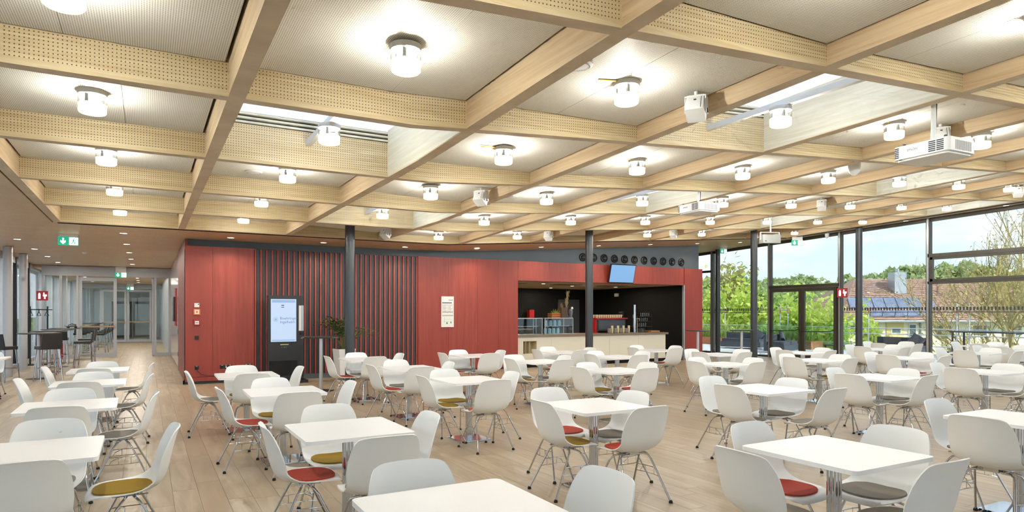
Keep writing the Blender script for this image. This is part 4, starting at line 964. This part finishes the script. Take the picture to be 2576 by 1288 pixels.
# ================================================================= DEVICES UNDER THE CEILING
def spot_box(u, v, label, rz=R(-55), s_=1.0):
    z = hp(u, v); e_ = empty('ceiling_speaker', (u, v, z), rz, label, 'speaker', 'white box speakers on ceiling brackets')
    MB().lathe([(.02, -.06), (.02, 0)], 10).build('stem', M_WPLAST, e_)
    b_ = MB(); b_.box(-.085, .085, -.06, .07, -.012, 0); b_.box(-.095, -.085, -.06, .06, -.15, 0); b_.box(.085, .095, -.06, .06, -.15, 0); b_.v = [(x, y, zz - .05) for x, y, zz in b_.v]; b_.build('bracket', M_WPLAST, e_)
    c_ = MB(); c_.rbox(-.083, .083, -.085, .085, -.085, .085, .012, 2); o = c_.build('cabinet', M_WPLAST, e_); o.location = (0, -.01, -.155); o.rotation_euler = (R(-28), 0, 0)
    MB().box(-.012, .012, -.0865, -.085, .02, .035).build('badge', M_INK, o); MB().box(.052, .056, -.0865, -.085, -.07, .075).build('slot', M_INK, o)
    MB().tube([(.097, -.01, -.16), (.1, .0, -.20), (.1, .02, -.19)], .005, 5).build('knob', M_INK, e_)
SPK = [((4.35, 4.27), 'beside the beam above the kiosk row, nearest'), ((4.35, 8.6), 'beside the beam above the kiosk row, middle'), ((4.35, 13.0), 'above the slatted wall, farthest in its line'), ((8.35, 4.22), 'above the larger projector'), ((8.35, 12.95), 'near the bar opening beside the dark column'), ((12.35, 8.57), 'between lamps over the window tables'), ((12.35, 12.95), 'in front of the bar nozzles'), ((16.35, 6.7), 'at the right edge near the glass')]
for (u, v), t_ in SPK: spot_box(u, v, 'white box speaker ' + t_)
def projector(u, v, z, rz, label):
    e_ = empty('projector', (u, v, z), rz, label, 'projector', 'white ceiling projectors')
    b_ = MB(); b_.rbox(-.27, .27, -.22, .22, .02, .15, .04, 4); b_.rbox(-.25, .25, -.20, .20, 0, .02, .04, 4); body = b_.build('body', M_WPLAST, e_); auto_smooth(body, 30)
    g = MB()
    for c0 in (.08, .155):
        for k in range(6): g.box(c0, c0 + .065, -.2225, -.22, .035 + k * .018, .045 + k * .018)
    for k in range(6): g.box(-.2505, -.21, -.2215, -.21, .035 + k * .018, .046 + k * .018)
    g.build('vent_slots', M_INK, e_)
    g = MB()
    for k in range(16): g.box(.27, .2715, -.12 + k * .017, -.113 + k * .017, .035, .125)
    g.build('side_grille', M_GREY, e_)
    text('EPSON', .034, (-.13, -.2208, .085), FACE, M_GREY, e_)
    MB().box(-.21, -.18, -.2215, -.22, .01, .018).build('sensor', M_INK, e_)
    for x in (-.2, .2):
        for y in (-.15, .15): MB().lathe([(.015, .15), (.015, .18)], 10, (x, y, 0)).build('foot', M_BLACKP, e_)
    MB().box(-.1, .1, -.1, .1, .15, .165).build('mount_plate', M_WPLAST, e_)
    MB().lathe([(.022, .165), (.022, hp(u, v) - z)], 12).build('drop_pole', M_WPLAST, e_)
    MB().tube([(-.18, .1, .16), (-.12, .05, .19), (-.05, .06, .17), (.0, .03, .22), (.015, .03, hp(u, v) - z - .05)], .006, 5).build('cable_loop', M_BLACKP, e_)
projector(6.80, 3.50, 3.10, R(-93), 'larger white projector hanging near the camera at right')
projector(7.95, 7.75, 3.22, R(-93), 'white projector hanging in the middle of the ceiling')
e_ = empty('bracket_speaker', (14.3, 11.4, 3.52), R(-22), 'grey box loudspeaker in a U bracket near the dark column', 'speaker')
MB().rbox(-.27, .23, -.11, .11, -.11, .11, .02, 2).build('cabinet', mat('mid_grey_box', sr(150, 150, 144), .5), e_)
m = MB(); m.box(-.29, -.275, -.02, .02, -.02, .17); m.box(.235, .25, -.02, .02, -.02, .17); m.box(-.29, .25, -.02, .02, .17, .185); m.build('bracket', M_WPLAST, e_); MB().lathe([(.018, .185), (.018, hp(14.3, 11.4) - 3.52)], 10).build('stem', M_WPLAST, e_)
MB().box(-.22, -.17, -.1115, -.11, -.07, -.05).build('badge', M_INK, e_)
def dome_cam(u, v, z, label, s_=1.0):
    e_ = empty('dome_camera', (u, v, z), 0, label, 'camera'); 
    MB().box(-.1 * s_, .1 * s_, -.07 * s_, .07 * s_, -.02, 0).build('mount', M_WPLAST, e_)
    auto_smooth(MB().lathe([(.075 * s_, -.04), (.08 * s_, -.02)], 20).build('collar', M_FRAMEI, e_)); auto_smooth(MB().lathe([(.0, -.20 * s_), (.03 * s_, -.19 * s_), (.06 * s_, -.15 * s_), (.072 * s_, -.09 * s_), (.072 * s_, -.04)], 20).build('dome', M_WPLAST, e_))
dome_cam(9.2, 5.85, hp(9.2, 5.85), 'white dome camera under the ceiling right of centre', 1.2)
dome_cam(19.0, 13.0, hb(19.0, 13.0), 'small white dome camera on the soffit above the doors', .9)
def disc(u, v, label, r=.11, z=None):
    o = MB().lathe([(r * .7, -.02), (r, -.008), (r, 0)], 24).build('ceiling_disc', M_WPLAST, None, loc=(u, v, z or hp(u, v))); auto_smooth(o); tag(o, label, 'ceiling disc', 'white round ceiling discs')
    MB().lathe([(r * .8, -.0225), (r * .72, -.0225)], 24, close=True).build('ring', M_FRAMEI, o)
disc(3.0, 4.2, 'white round ceiling disc beside the second beam, nearest'); disc(5.15, 9.1, 'white round ceiling disc beside a lamp, mid ceiling'); disc(3.0, 13.0, 'white round ceiling disc left of the dark column'); disc(1.25, 9.2, 'white round ceiling disc before the kiosk')
def smoke(u, v, z, label):
    o = MB().lathe([(.025, -.055), (.045, -.045), (.05, -.02), (.065, -.012), (.065, 0)], 18).build('smoke_detector', M_WPLAST, None, loc=(u, v, z)); auto_smooth(o); tag(o, label, 'smoke detector', 'white smoke detectors')
    MB().lathe([(.012, -.06), (.012, -.055)], 10).build('led', M_FRAMEI, o)
smoke(-1.45, 20.8, 3.22, 'white smoke detector on the corridor soffit'); smoke(6.6, 10.6, hp(6.6, 10.6), 'white smoke detector beside a lamp in mid ceiling'); smoke(10.1, 18.3, 2.5, 'white smoke detector on the bar ceiling')
# ================================================================= CORRIDOR FURNITURE
def stool_meshes():
    lt = mat('black_leather', sr(42, 42, 44), .45)
    seat = MB().rbox(-.21, .21, -.19, .21, .74, .81, .04, 4).mesh('seat'); seat.materials.append(lt)
    bk = MB(); bk.hexa([(-.21, -.22, .76), (.21, -.22, .76), (.21, -.17, .76), (-.21, -.17, .76), (-.20, -.27, 1.10), (.20, -.27, 1.10), (.20, -.235, 1.10), (-.20, -.235, 1.10)]); bk = bk.mesh('backrest'); bk.materials.append(lt)
    legs = []
    for sx in (-1, 1):
        for sy in (-1, 1):
            m = MB(); m.tube([(sx * .17, sy * .16, .75), (sx * .22, sy * .22, 0)], .013, 8); m = m.mesh('leg'); m.materials.append(M_CHROME); legs.append(m)
    r = MB(); z = .3; x = .20
    for p, q in (((-x, -x), (x, -x)), ((x, -x), (x, x)), ((x, x), (-x, x)), ((-x, x), (-x, -x))): r.tube([(p[0], p[1], z), (q[0], q[1], z)], .009, 6)
    r = r.mesh('footrest'); r.materials.append(M_CHROME)
    return [('seat', seat), ('backrest', bk), ('footrest', r)] + [('leg', l) for l in legs]
SM = stool_meshes()
def stool(u, v, rz, label):
    e_ = empty('bar_stool', (u, v, 0), R(rz), label, 'bar stool', 'black leather bar stools')
    for n_, me in SM: link(n_, me, e_)
for k, v in enumerate((19.05, 21.0, 22.95, 24.7)): high_table(-2.25, v, 'round dark bar table, %s along the corridor glazing' % ORD[k], .42)
for k, (u, v, rz, t_) in enumerate([(-1.98, 18.25, 25, 'nearest, with its back to the hall'), (-2.85, 18.5, -30, 'half hidden left of the nearest stool'), (-1.5, 21.1, 90, 'at the aisle side of second bar table'), (-2.2, 20.1, 0, 'between first and second bar tables'), (-2.3, 21.95, 180, 'beyond the second bar table'), (-1.55, 23.0, 90, 'at the aisle side of third bar table'), (-2.3, 24.0, 0, 'between third and fourth bar tables')]):
    stool(u, v, rz, 'black leather bar stool ' + t_)
for k in range(5):
    v = 28.6 + k * 1.95; high_table(-2.2, v, 'round dark bar table behind glass door, %s from the door' % ORD[k], .42)
    stool(-1.55, v, 90, 'black leather bar stool right of %s table behind glass door' % ORD[k]); stool(-2.2, v + .95, 180, 'black leather bar stool beyond the %s table behind glass door' % ORD[k])
cr_ = empty('coat_rack', (-2.85, 24.2, 0), R(20), 'black coat rack with hangers before the corridor glazing', 'coat rack')
m = MB()
for x in (-.22, .22): m.tube([(x, 0, .03), (x, 0, 1.78)], .022, 8)
m.build('post', M_BLACKP, cr_); MB().tube([(-.34, 0, 1.68), (.34, 0, 1.68)], .016, 8).build('rail', M_BLACKP, cr_); MB().box(-.35, .35, -.24, .24, 0, .03).build('base', M_BLACKP, cr_)
for k in range(3): MB().tube([(-.2 + .2 * k, 0, 1.7), (-.2 + .2 * k, 0, 1.62), (-.2 + .2 * k, -.22, 1.50), (-.2 + .2 * k, .22, 1.50), (-.2 + .2 * k, 0, 1.62)], .011, 6).build('hanger', M_BLACKP, cr_)
fx = empty('fire_extinguisher', (-2.45, 25.6, 0), 0, 'red fire extinguisher on a floor stand in the corridor', 'extinguisher')
auto_smooth(MB().lathe([(.08, .12), (.085, .15), (.085, .55), (.05, .64), (.025, .66)], 18).build('cylinder', M_REDP, fx)); m = MB(); m.tube([(-.16, -.12, .01), (0, 0, .13), (.16, -.12, .01)], .012, 6); m.tube([(0, .14, .01), (0, 0, .13)], .012, 6); m.build('stand', M_REDP, fx)
MB().box(-.03, .03, -.02, .06, .66, .72).build('valve', M_BLACKP, fx); MB().tube([(.03, 0, .68), (.11, 0, .6), (.1, 0, .3)], .011, 6).build('hose', M_BLACKP, fx)
hd = empty('headphones', (-2.0, 25.0, 1.10), R(20), 'black headphones lying on the fourth bar table', 'headphones')
hd.location = (-2.05, 24.65, 1.10)
MB().tube([(-.1, 0, .03), (-.09, 0, .10), (0, 0, .13), (.09, 0, .10), (.1, 0, .03)], .012, 6).build('headband', M_BLACKP, hd); 
for x in (-.1, .1): MB().lathe([(.04, 0), (.045, .03), (.03, .055)], 12, (x, 0, 0)).build('ear_cup', M_BLACKP, hd)
ws_ = empty('corridor_monitor', (.72, 21.6, 1.75), 0, 'black monitor in a red wall niche of the corridor', 'monitor')
MB().box(.02, .045, -.45, .45, -.55, .55).build('red_niche', M_REDP, ws_); MB().box(-.03, .02, -.36, .36, -.42, .30).build('screen', M_BLACKP, ws_)
tag(MB().box(.755, .768, 20.1, 20.2, 1.0, 1.12).build('door_plate', M_BLACKP), 'black door plate on the lilac corridor panels, upper', 'plate'); tag(MB().box(.755, .768, 20.1, 20.2, .38, .5).build('door_plate', M_BLACKP), 'black door plate on the lilac corridor panels, lower', 'plate')
# ================================================================= OUTSIDE
def site(X, d): return (CT * X + ST * d, -ST * X + CT * d)      # X across, d away along the outlook
GZ = -5.5
M_TERR = mat('terrace_slabs', sr(196, 198, 198), .7)
tag(MB().box(UR + .1, 26.6, -12, 30, -.4, -.03).build('terrace', M_TERR), 'pale grey roof terrace outside the glass wall', kind='structure')
tag(MB().box(UR + .1, 26.4, -12, 30, -6, -.4).build('building_base', M_PLASTER), 'building storey below the terrace', kind='structure')
tag(MB().box(UL - 12, UL - .1, -12, 60, -.4, -.03).build('forecourt', M_TERR), 'paved forecourt outside the corridor glazing', kind='structure')
tag(MB().box(-60, 60, -30, -2.4, -.4, -.03).build('court', M_TERR), 'paved court behind the viewpoint', kind='structure')
def leafmat(n_, a, b):
    m = mat(n_, b, .6); N, L, bb = nodes(m); g = N.new('ShaderNodeNewGeometry'); L.new(mixc(N, L, g.outputs['Random Per Island'], a, b), bb.inputs['Base Color'])
    tr = N.new('ShaderNodeBsdfTranslucent'); L.new(mixc(N, L, g.outputs['Random Per Island'], a, b), tr.inputs[0]); mx = N.new('ShaderNodeMixShader'); mx.inputs[0].default_value = .5
    o = [q for q in N if q.type == 'OUTPUT_MATERIAL'][0]; L.new(bb.outputs[0], mx.inputs[1]); L.new(tr.outputs[0], mx.inputs[2]); L.new(mx.outputs[0], o.inputs[0]); return m
LF1 = leafmat('spring_leaf', sr(186, 206, 84), sr(236, 246, 140)); LF2 = leafmat('mid_leaf', sr(140, 168, 84), sr(190, 210, 120)); LF3 = leafmat('bud_leaf', sr(168, 164, 90), sr(206, 200, 130))
M_BARK = mat('bark', sr(112, 96, 74), .9); M_BARKY = mat('lichen_bark', sr(168, 154, 100), .9)
G = None
grd = MB(); gx = np.linspace(-160, 320, 49); gd = np.linspace(27, 420, 40)
def hill(X, d):
    r = max(0, (d - 90) / 190.0); r = min(r, 1.0); s_ = r * r * (3 - 2 * r)
    return GZ + s_ * (14.5 + .026 * (X - 90) + 2.0 * math.sin(X * .045) + 1.5 * math.sin(X * .11 + 1))
vv = []
for d in gd:
    for X in gx: u, v = site(X, d); vv.append((u, v, hill(X, d)))
W_ = len(gx)
grd.add(vv, [(j * W_ + i, j * W_ + i + 1, (j + 1) * W_ + i + 1, (j + 1) * W_ + i) for j in range(len(gd) - 1) for i in range(W_ - 1)])
tag(grd.build('hills', mat('meadow', sr(120, 140, 70), .9), smooth=False), 'green hillside rising behind the houses', kind='structure')
rn = np.random.default_rng(5)
def leaf_cloud(n, cen, rad, size, seed):
    """n leaf quads scattered in lumps through an ellipsoid shell"""
    r = np.random.default_rng(seed); k = max(8, n // 160); lum = r.normal(size=(k, 3)); lum /= np.linalg.norm(lum, axis=1)[:, None]; lum *= (r.uniform(.45, .9, k))[:, None]
    P = lum[r.integers(0, k, n)] + r.normal(size=(n, 3)) * .17
    P = P * np.array(rad) + np.array(cen)
    a = r.normal(size=(n, 3)); a /= np.linalg.norm(a, axis=1)[:, None]; b = np.cross(a, r.normal(size=(n, 3))); b /= np.linalg.norm(b, axis=1)[:, None]
    s_ = (size * r.uniform(.6, 1.3, n))[:, None]
    V = np.stack([P - a * s_, P + b * s_ * .55, P + a * s_, P - b * s_ * .55], 1).reshape(-1, 3)
    m = MB(); m.v = V.tolist(); m.f = [(4 * i, 4 * i + 1, 4 * i + 2, 4 * i + 3) for i in range(n)]; return m
def tree(X, d, top, rx, rz, lm, n, size, label, seed, base=None):
    u, v = site(X, d); b0 = base if base is not None else hill(X, d)
    t = empty('tree', (u, v, b0), 0, label, 'tree', 'trees outside the glass wall'); H = top - b0
    leaf_cloud(n, (0, 0, H - rz), (rx, rx, rz), size, seed).build('crown', lm, t)
    m = MB(); m.tube([(0, 0, -.2), (.1, 0, H * .4), (0, .1, H - rz * .8)], .22, 7, .06); r = random.Random(seed)
    for k in range(7):
        a = r.uniform(0, 6.28); m.tube([(0, 0, H - rz * 1.5), (math.cos(a) * rx * .4, math.sin(a) * rx * .4, H - rz), (math.cos(a) * rx * .8, math.sin(a) * rx * .8, H - rz * r.uniform(.3, 1))], .07, 5, .02)
    m.build('trunk', M_BARK, t)
tree(12.76, 37.3, 3.28, 2.4, 4.1, LF1, 8200, .2, 'bright lime green tree left of the dark column', 1)
tree(15.5, 33.8, 2.6, 2.05, 3.6, LF1, 8800, .18, 'bright lime green tree seen through the terrace doors', 2)
tree(16.9, 30.5, 1.5, 1.1, 2.8, LF1, 2400, .16, 'narrow lime green tree right of the terrace doors', 3)
tree(12.2, 52, 5.2, 3.0, 4.6, LF2, 3600, .26, 'darker green tree behind the lime tree by the column', 4)
tree(17.5, 52, 4.9, 3.2, 4.8, LF3, 3200, .26, 'pale olive budding tree above the terrace doors', 5)
tree(21.5, 60, 5.2, 3.2, 5.0, LF2, 3200, .28, 'green tree behind the doors towards the house', 6)
tree(19.5, 82, 6.6, 3.6, 5.5, LF2, 2600, .34, 'round dark green tree on the lower slope', 7)
tree(27.0, 62, 4.2, 3.0, 4.8, LF2, 2600, .3, 'green tree half hidden by the house gable', 8)
tree(9.2, 50, 3.8, 2.8, 4.4, LF2, 3000, .26, 'green tree beside the end of the red wall', 9)
# forest on the hillside: past counting
P = []; 
ico = [(0, 0, 1)] + [(math.cos(a) * .89, math.sin(a) * .89, .45) for a in np.arange(5) * 1.2566] + [(math.cos(a + .63) * .89, math.sin(a + .63) * .89, -.45) for a in np.arange(5) * 1.2566] + [(0, 0, -1)]
icf = [(0, 1 + i, 1 + (i + 1) % 5) for i in range(5)] + [(1 + i, 6 + i, 1 + (i + 1) % 5) for i in range(5)] + [(1 + (i + 1) % 5, 6 + i, 6 + (i + 1) % 5) for i in range(5)] + [(11, 6 + (i + 1) % 5, 6 + i) for i in range(5)]
fm = MB(); ln = 0
for k in range(520):
    d = rn.uniform(130, 300); X = rn.uniform(.22, .95) * d; 
    if X > 260: continue
    r_ = rn.uniform(2.2, 4.6); u, v = site(X, d); z = hill(X, d) + r_ * .6; base = np.array(ico) * (1 + .0 * rn.uniform(size=(12, 1)))
    for q in range(70):
        a = rn.normal(size=3); a /= np.linalg.norm(a); a[2] = abs(a[2]) * 1.25; c = np.array([u, v, z]) + a * r_ * rn.uniform(.8, 1.05); t1 = rn.normal(size=3); t1 /= np.linalg.norm(t1); t2 = np.cross(t1, a + 1e-3); t2 /= np.linalg.norm(t2) + 1e-6; s_ = r_ * .30
        fm.add([c - t1 * s_, c + t2 * s_ * .8, c + t1 * s_, c - t2 * s_ * .8], [(0, 1, 2, 3)])
fo = fm.build('hillside_forest', leafmat('hazy_forest_leaf', sr(150, 166, 112), sr(196, 208, 146))); tag(fo, 'dense green forest covering the distant hillside', 'forest', kind='stuff')  # leaf colours paled, painting in the haze of distance
# house with tiled roof
hx, hy = site(20.3, 40); ho = empty('house', (hx, hy, GZ), -TH, 'cream house with brown tiled hip roof and solar panels', 'house')
E0, RD, WL = 6.55, 9.45, 26.0
MB().box(.5, WL, .5, 9.5, 0, E0).build('wall', mat('cream_render', sr(244, 236, 208), .8), ho)
M_TILE = mat('roof_tile', sr(150, 112, 92), .8); N, L, bb = nodes(M_TILE); g = N.new('ShaderNodeNewGeometry'); wv = N.new('ShaderNodeTexWave'); wv.inputs['Scale'].default_value = 2.2; wv.bands_direction = 'Z'; L.new(g.outputs['Position'], wv.inputs[0]); nz = N.new('ShaderNodeTexNoise'); nz.inputs['Scale'].default_value = 5; L.new(g.outputs['Position'], nz.inputs['Vector'])
L.new(mixc(N, L, vmath(N, L, 'MULTIPLY', wv.outputs[0], nz.outputs[0]), sr(150, 120, 102), sr(190, 158, 136)), bb.inputs['Base Color'])
rf = MB(); rf.add([(0, 0, E0), (WL, 0, E0), (WL, 10, E0), (0, 10, E0), (3.6, 5, RD), (WL, 5, RD)], [(0, 1, 5, 4), (2, 3, 4, 5), (3, 0, 4), (1, 2, 5), (3, 2, 1, 0)]); ro = rf.build('roof', M_TILE, ho)
sl = (RD - E0) / 5
tl = MB()
for k in range(26):
    t = k / 26.0; y = 5 * t; z = E0 + sl * y; x0 = 3.6 * t
    tl.add([(x0, y - .02, z + .02), (WL, y - .02, z + .02), (WL, y + .17, z + .02 + .17 * sl - .015), (x0 + .12, y + .17, z + .02 + .17 * sl - .015)], [(0, 1, 2, 3)])
tag(tl.build('roof_tiles', M_TILE, ro), kind='stuff')
M_SOLAR = mat('solar_glass', sr(112, 122, 144), .25)
def on_roof(x, y, dz=.06): return (x, y, E0 + sl * y + dz)
for rr, (y0, y1, x0, n_) in enumerate(((1.35, 2.45, 1.4, 6), (.45, 1.05, 2.2, 5))):
    for k in range(n_):
        xa = x0 + k * .78
        m = MB(); p = [on_roof(xa + .35 * 0, y0), on_roof(xa + .74, y0), on_roof(xa + .74 + .4, y1), on_roof(xa + .4, y1)]; m.hexa(p + [(a, b, c + .05) for a, b, c in p]); m.build('solar_panel', M_SOLAR, ro)
m = MB(); p = [on_roof(6.4, 1.3), on_roof(6.9, 1.3), on_roof(7.15, 2.1), on_roof(6.65, 2.1)]; m.hexa(p + [(a, b, c + .08) for a, b, c in p]); m.build('roof_window', M_SOLAR, ro)
MB().box(5.3, 6.1, 3.1, 3.9, E0 + 1.4, RD + .35).build('chimney', M_FRAMEI, ro); MB().lathe([(.12, RD + .35), (.12, RD + .6)], 10, (5.7, 3.5, 0)).build('chimney_pot', M_FRAMEI, ro)
MB().lathe([(.1, E0 + 1.5), (.1, E0 + 2.3)], 8, (8.3, 3.2, 0)).build('vent_pipe', M_TILE, ro)
MB().tube([(0, -.05, E0), (WL, -.05, E0)], .07, 6).build('gutter', M_FRAMEG, ro)
M_WINF = mat('white_window_frame', sr(240, 240, 236), .5); M_WING = mat('dark_window_glass', sr(96, 110, 110), .1)
for x, z, w_, h in ((.9, 5.6, .6, .75), (2.1, 5.55, .45, .8), (3.5, 5.75, .65, .4), (3.5, 4.55, .65, .4), (4.6, 5.55, .5, .85), (6.4, 5.6, .95, .75), (8.6, 5.6, .95, .75), (10.8, 5.6, .95, .75), (.9, 3.6, .6, .9), (4.6, 3.4, .6, .9), (6.6, 3.4, .95, .9)):
    f = MB().box(x, x + w_, .44, .52, z, z + h).build('window', M_WINF, ho)
    k = 2 if w_ > .8 else 1
    for q in range(k): a = x + .07 + q * (w_ - .07) / k; MB().box(a, a + (w_ - .07) / k - .07, .42, .441, z + .08, z + h - .08).build('pane', M_WING, f)
MB().box(3.2, 4.3, .46, .5, 3.2, 6.5).build('stair_panel', mat('ochre_render', sr(226, 206, 140), .8), ho)
MB().tube([(5.35, .42, 0), (5.35, .42, E0)], .05, 6).build('downpipe', M_FRAMEG, ho)
# bare tree before the house
def bare_tree(X, d, label, seed, H0=10.4):
    u, v = site(X, d); t = empty('tree', (u, v, GZ), 0, label, 'tree', 'trees outside the glass wall'); r = random.Random(seed); m = MB(); tips = []
    def grow(p, dr, l, rad, lev):
        pts = [p]; q = p.copy(); dd = dr.copy()
        for k in range(4):
            dd = (dd + Vector((r.uniform(-.2, .2), r.uniform(-.2, .2), r.uniform(-.02, .14)))).normalized(); q = q + dd * l / 4; pts.append(q.copy())
        m.tube(pts, rad, 5 if lev < 2 else 3, rad * .55, caps=False)
        if lev >= 3: tips.append(pts)
        if lev >= 5: return
        n = (5, 4, 4, 4, 3)[lev]
        for k in range(n):
            f = r.uniform(.35, 1.0); b = pts[min(4, int(f * 4))]
            nd = (dd + Vector((r.uniform(-1, 1), r.uniform(-1, 1), r.uniform(-.25, .55))) * .9).normalized(); grow(b, nd, l * r.uniform(.6, .8), rad * .52, lev + 1)
    grow(Vector((0, 0, 0)), Vector((-.06, 0, 1)), 5.6, .2, 0)
    m.build('branches', M_BARKY, t)
    lf = MB()
    for pts in tips:
        for p in pts[1:]:
            if r.random() < .55:
                a = Vector((r.uniform(-1, 1), r.uniform(-1, 1), r.uniform(-1, 1))); leaf_quad(lf, p, a, .035, r.uniform(.07, .14))
    lf.build('crown', LF3, t)
bare_tree(19.6, 24.5, 'sparse budding tree with thin yellowish branches before the house', 11)
# scaffold guard rail on the terrace edge
ra = empty('guard_rail', (26.3, 0, 0), 0, 'galvanised scaffold guard rail along the terrace edge', 'railing'); M_GALV = mat('galvanised', sr(206, 214, 220), .4, .0)
for v in (20.0, 16.1, 12.3, 8.6, 4.9, 23.8):
    for dv in (0, .42):
        MB().tube([(0, v + dv, -.03), (0, v + dv, 1.95)], .024, 8).build('post', M_GALV, ra)
        MB().tube([(0, v + dv, 1.55), (0, v + dv, 1.8)], .026, 8).build('red_band', mat('faded_red', sr(196, 120, 112), .6), ra)
    MB().tube([(0, v, 1.72), (0, v + .42, 1.72)], .022, 8).build('rung', M_GALV, ra)
for z in (.28, .72, .95): MB().tube([(.03, -2, z), (.03, 28, z)], .02, 6).build('rail', M_GALV, ra)
for k in range(3): tag(MB().box(24.6 + .02 * k, 24.62 + .02 * k, 19.2 - k * 1.65, 20.8 - k * 1.65, .05, 1.15).build('glass_screen', M_RAILG), 'green tinted glass wind screen on the terrace, %s from the far end' % ORD[k], 'glass screen', 'glass wind screens on the terrace')
M_OUTD = mat('outdoor_anthracite', sr(74, 82, 92), .7); M_CUSH = mat('slate_cushion', sr(66, 74, 86), .9)
def sofa(u, v, rz, label):
    s_ = empty('lounge_sofa', (u, v, -.03), R(rz), label, 'sofa', 'outdoor lounge sofas'); MB().box(-.9, .9, -.4, .4, .08, .32).build('base', M_OUTD, s_)
    for x in (-.44, .44): MB().rbox(x - .42, x + .42, -.38, .3, .32, .45, .05).build('seat_cushion', M_CUSH, s_)
    MB().box(-.9, .9, .3, .4, .32, .72).build('backrest', M_OUTD, s_)
    c_ = MB().rbox(-.22, .22, -.07, .07, -.2, .2, .06).build('scatter_cushion', M_CUSH, s_); c_.location = (.6, .15, .62); c_.rotation_euler = (R(-20), R(30), 0)
sofa(23.5, 20.2, -70, 'grey outdoor lounge sofa beyond the dark column'); sofa(22.6, 17.5, 20, 'dark outdoor lounge sofa with a leaning cushion'); sofa(23.6, 13.4, -90, 'grey outdoor lounge sofa beyond the terrace doors')
def outdoor_table(u, v, l, label, h=.74):
    t = empty('terrace_table', (u, v, -.03), 0, label, 'table', 'outdoor tables and benches')
    MB().box(-.4, .4, -l / 2, l / 2, h - .04, h).build('table_top', M_OUTD, t)
    for x in (-.36, .32):
        for y in (-l / 2 + .03, l / 2 - .07): MB().box(x, x + .04, y, y + .04, 0, h - .04).build('leg', M_OUTD, t)
outdoor_table(21.9, 9.0, 3.2, 'long grey table on the terrace outside the vent window', 1.05); outdoor_table(21.0, 9.2, 2.4, 'grey bench on the terrace outside the vent window', .46); outdoor_table(22.6, 14.6, 1.5, 'grey coffee table outside the terrace doors', .42)
pb = empty('terrace_planter', (25.6, 22.5, -.03), 0, 'planter box of grasses on the terrace edge', 'planter'); MB().box(-.4, .4, -4.5, 3, 0, .35).build('box', mat('terracotta_box', sr(196, 128, 88), .8), pb); lv = MB(); r = random.Random(8)
for k in range(900): leaf_quad(lv, Vector((r.uniform(-.35, .35), r.uniform(-4.4, 2.9), .33)), Vector((r.uniform(-.5, .5), r.uniform(-.5, .5), 1)), .015, r.uniform(.3, .8))
lv.build('foliage', LF2, pb)
# outside the corridor glazing
ob = empty('office_building', (UL - 24, 34, -.03), 0, 'white office building with window bands outside the corridor', 'building'); MB().box(-8, 0, -28, 30, 0, 9).build('wall', M_PLASTER, ob)
for z in (1, 4, 7):
    for k in range(18):
        f = MB().box(0, .06, -27 + k * 3.1, -24.6 + k * 3.1, z, z + 1.5).build('window', M_FRAMEG, ob); MB().box(.05, .09, -26.9 + k * 3.1, -24.7 + k * 3.1, z + .1, z + 1.4).build('pane', M_WING, f)
for k, (u, v) in enumerate([(-10.5, 20), (-12, 30), (-11, 40)]):
    t = empty('tree', (u, v, -.03), 0, 'green tree outside the corridor glazing, %s from the hall' % ORD[k], 'tree', 'trees outside the corridor'); leaf_cloud(1800, (0, 0, 3.6), (1.7, 1.7, 2.2), .2, 40 + k).build('crown', LF1 if k % 2 else LF2, t); MB().tube([(0, 0, 0), (0, 0, 3)], .12, 7, .06).build('trunk', M_BARK, t)

fs_ = MB().lathe([(.075, 0), (.085, 0), (.085, .004), (.075, .004)], 28, close=True).build('floor_socket', M_FRAMEI, None, loc=(6.2, 6.68, 0)); tag(fs_, 'round metal floor socket ring on the oak planks', 'floor socket')
MB().lathe([(.0745, 0), (.0745, .003)], 28).build('lid', M_PLANK, fs_)
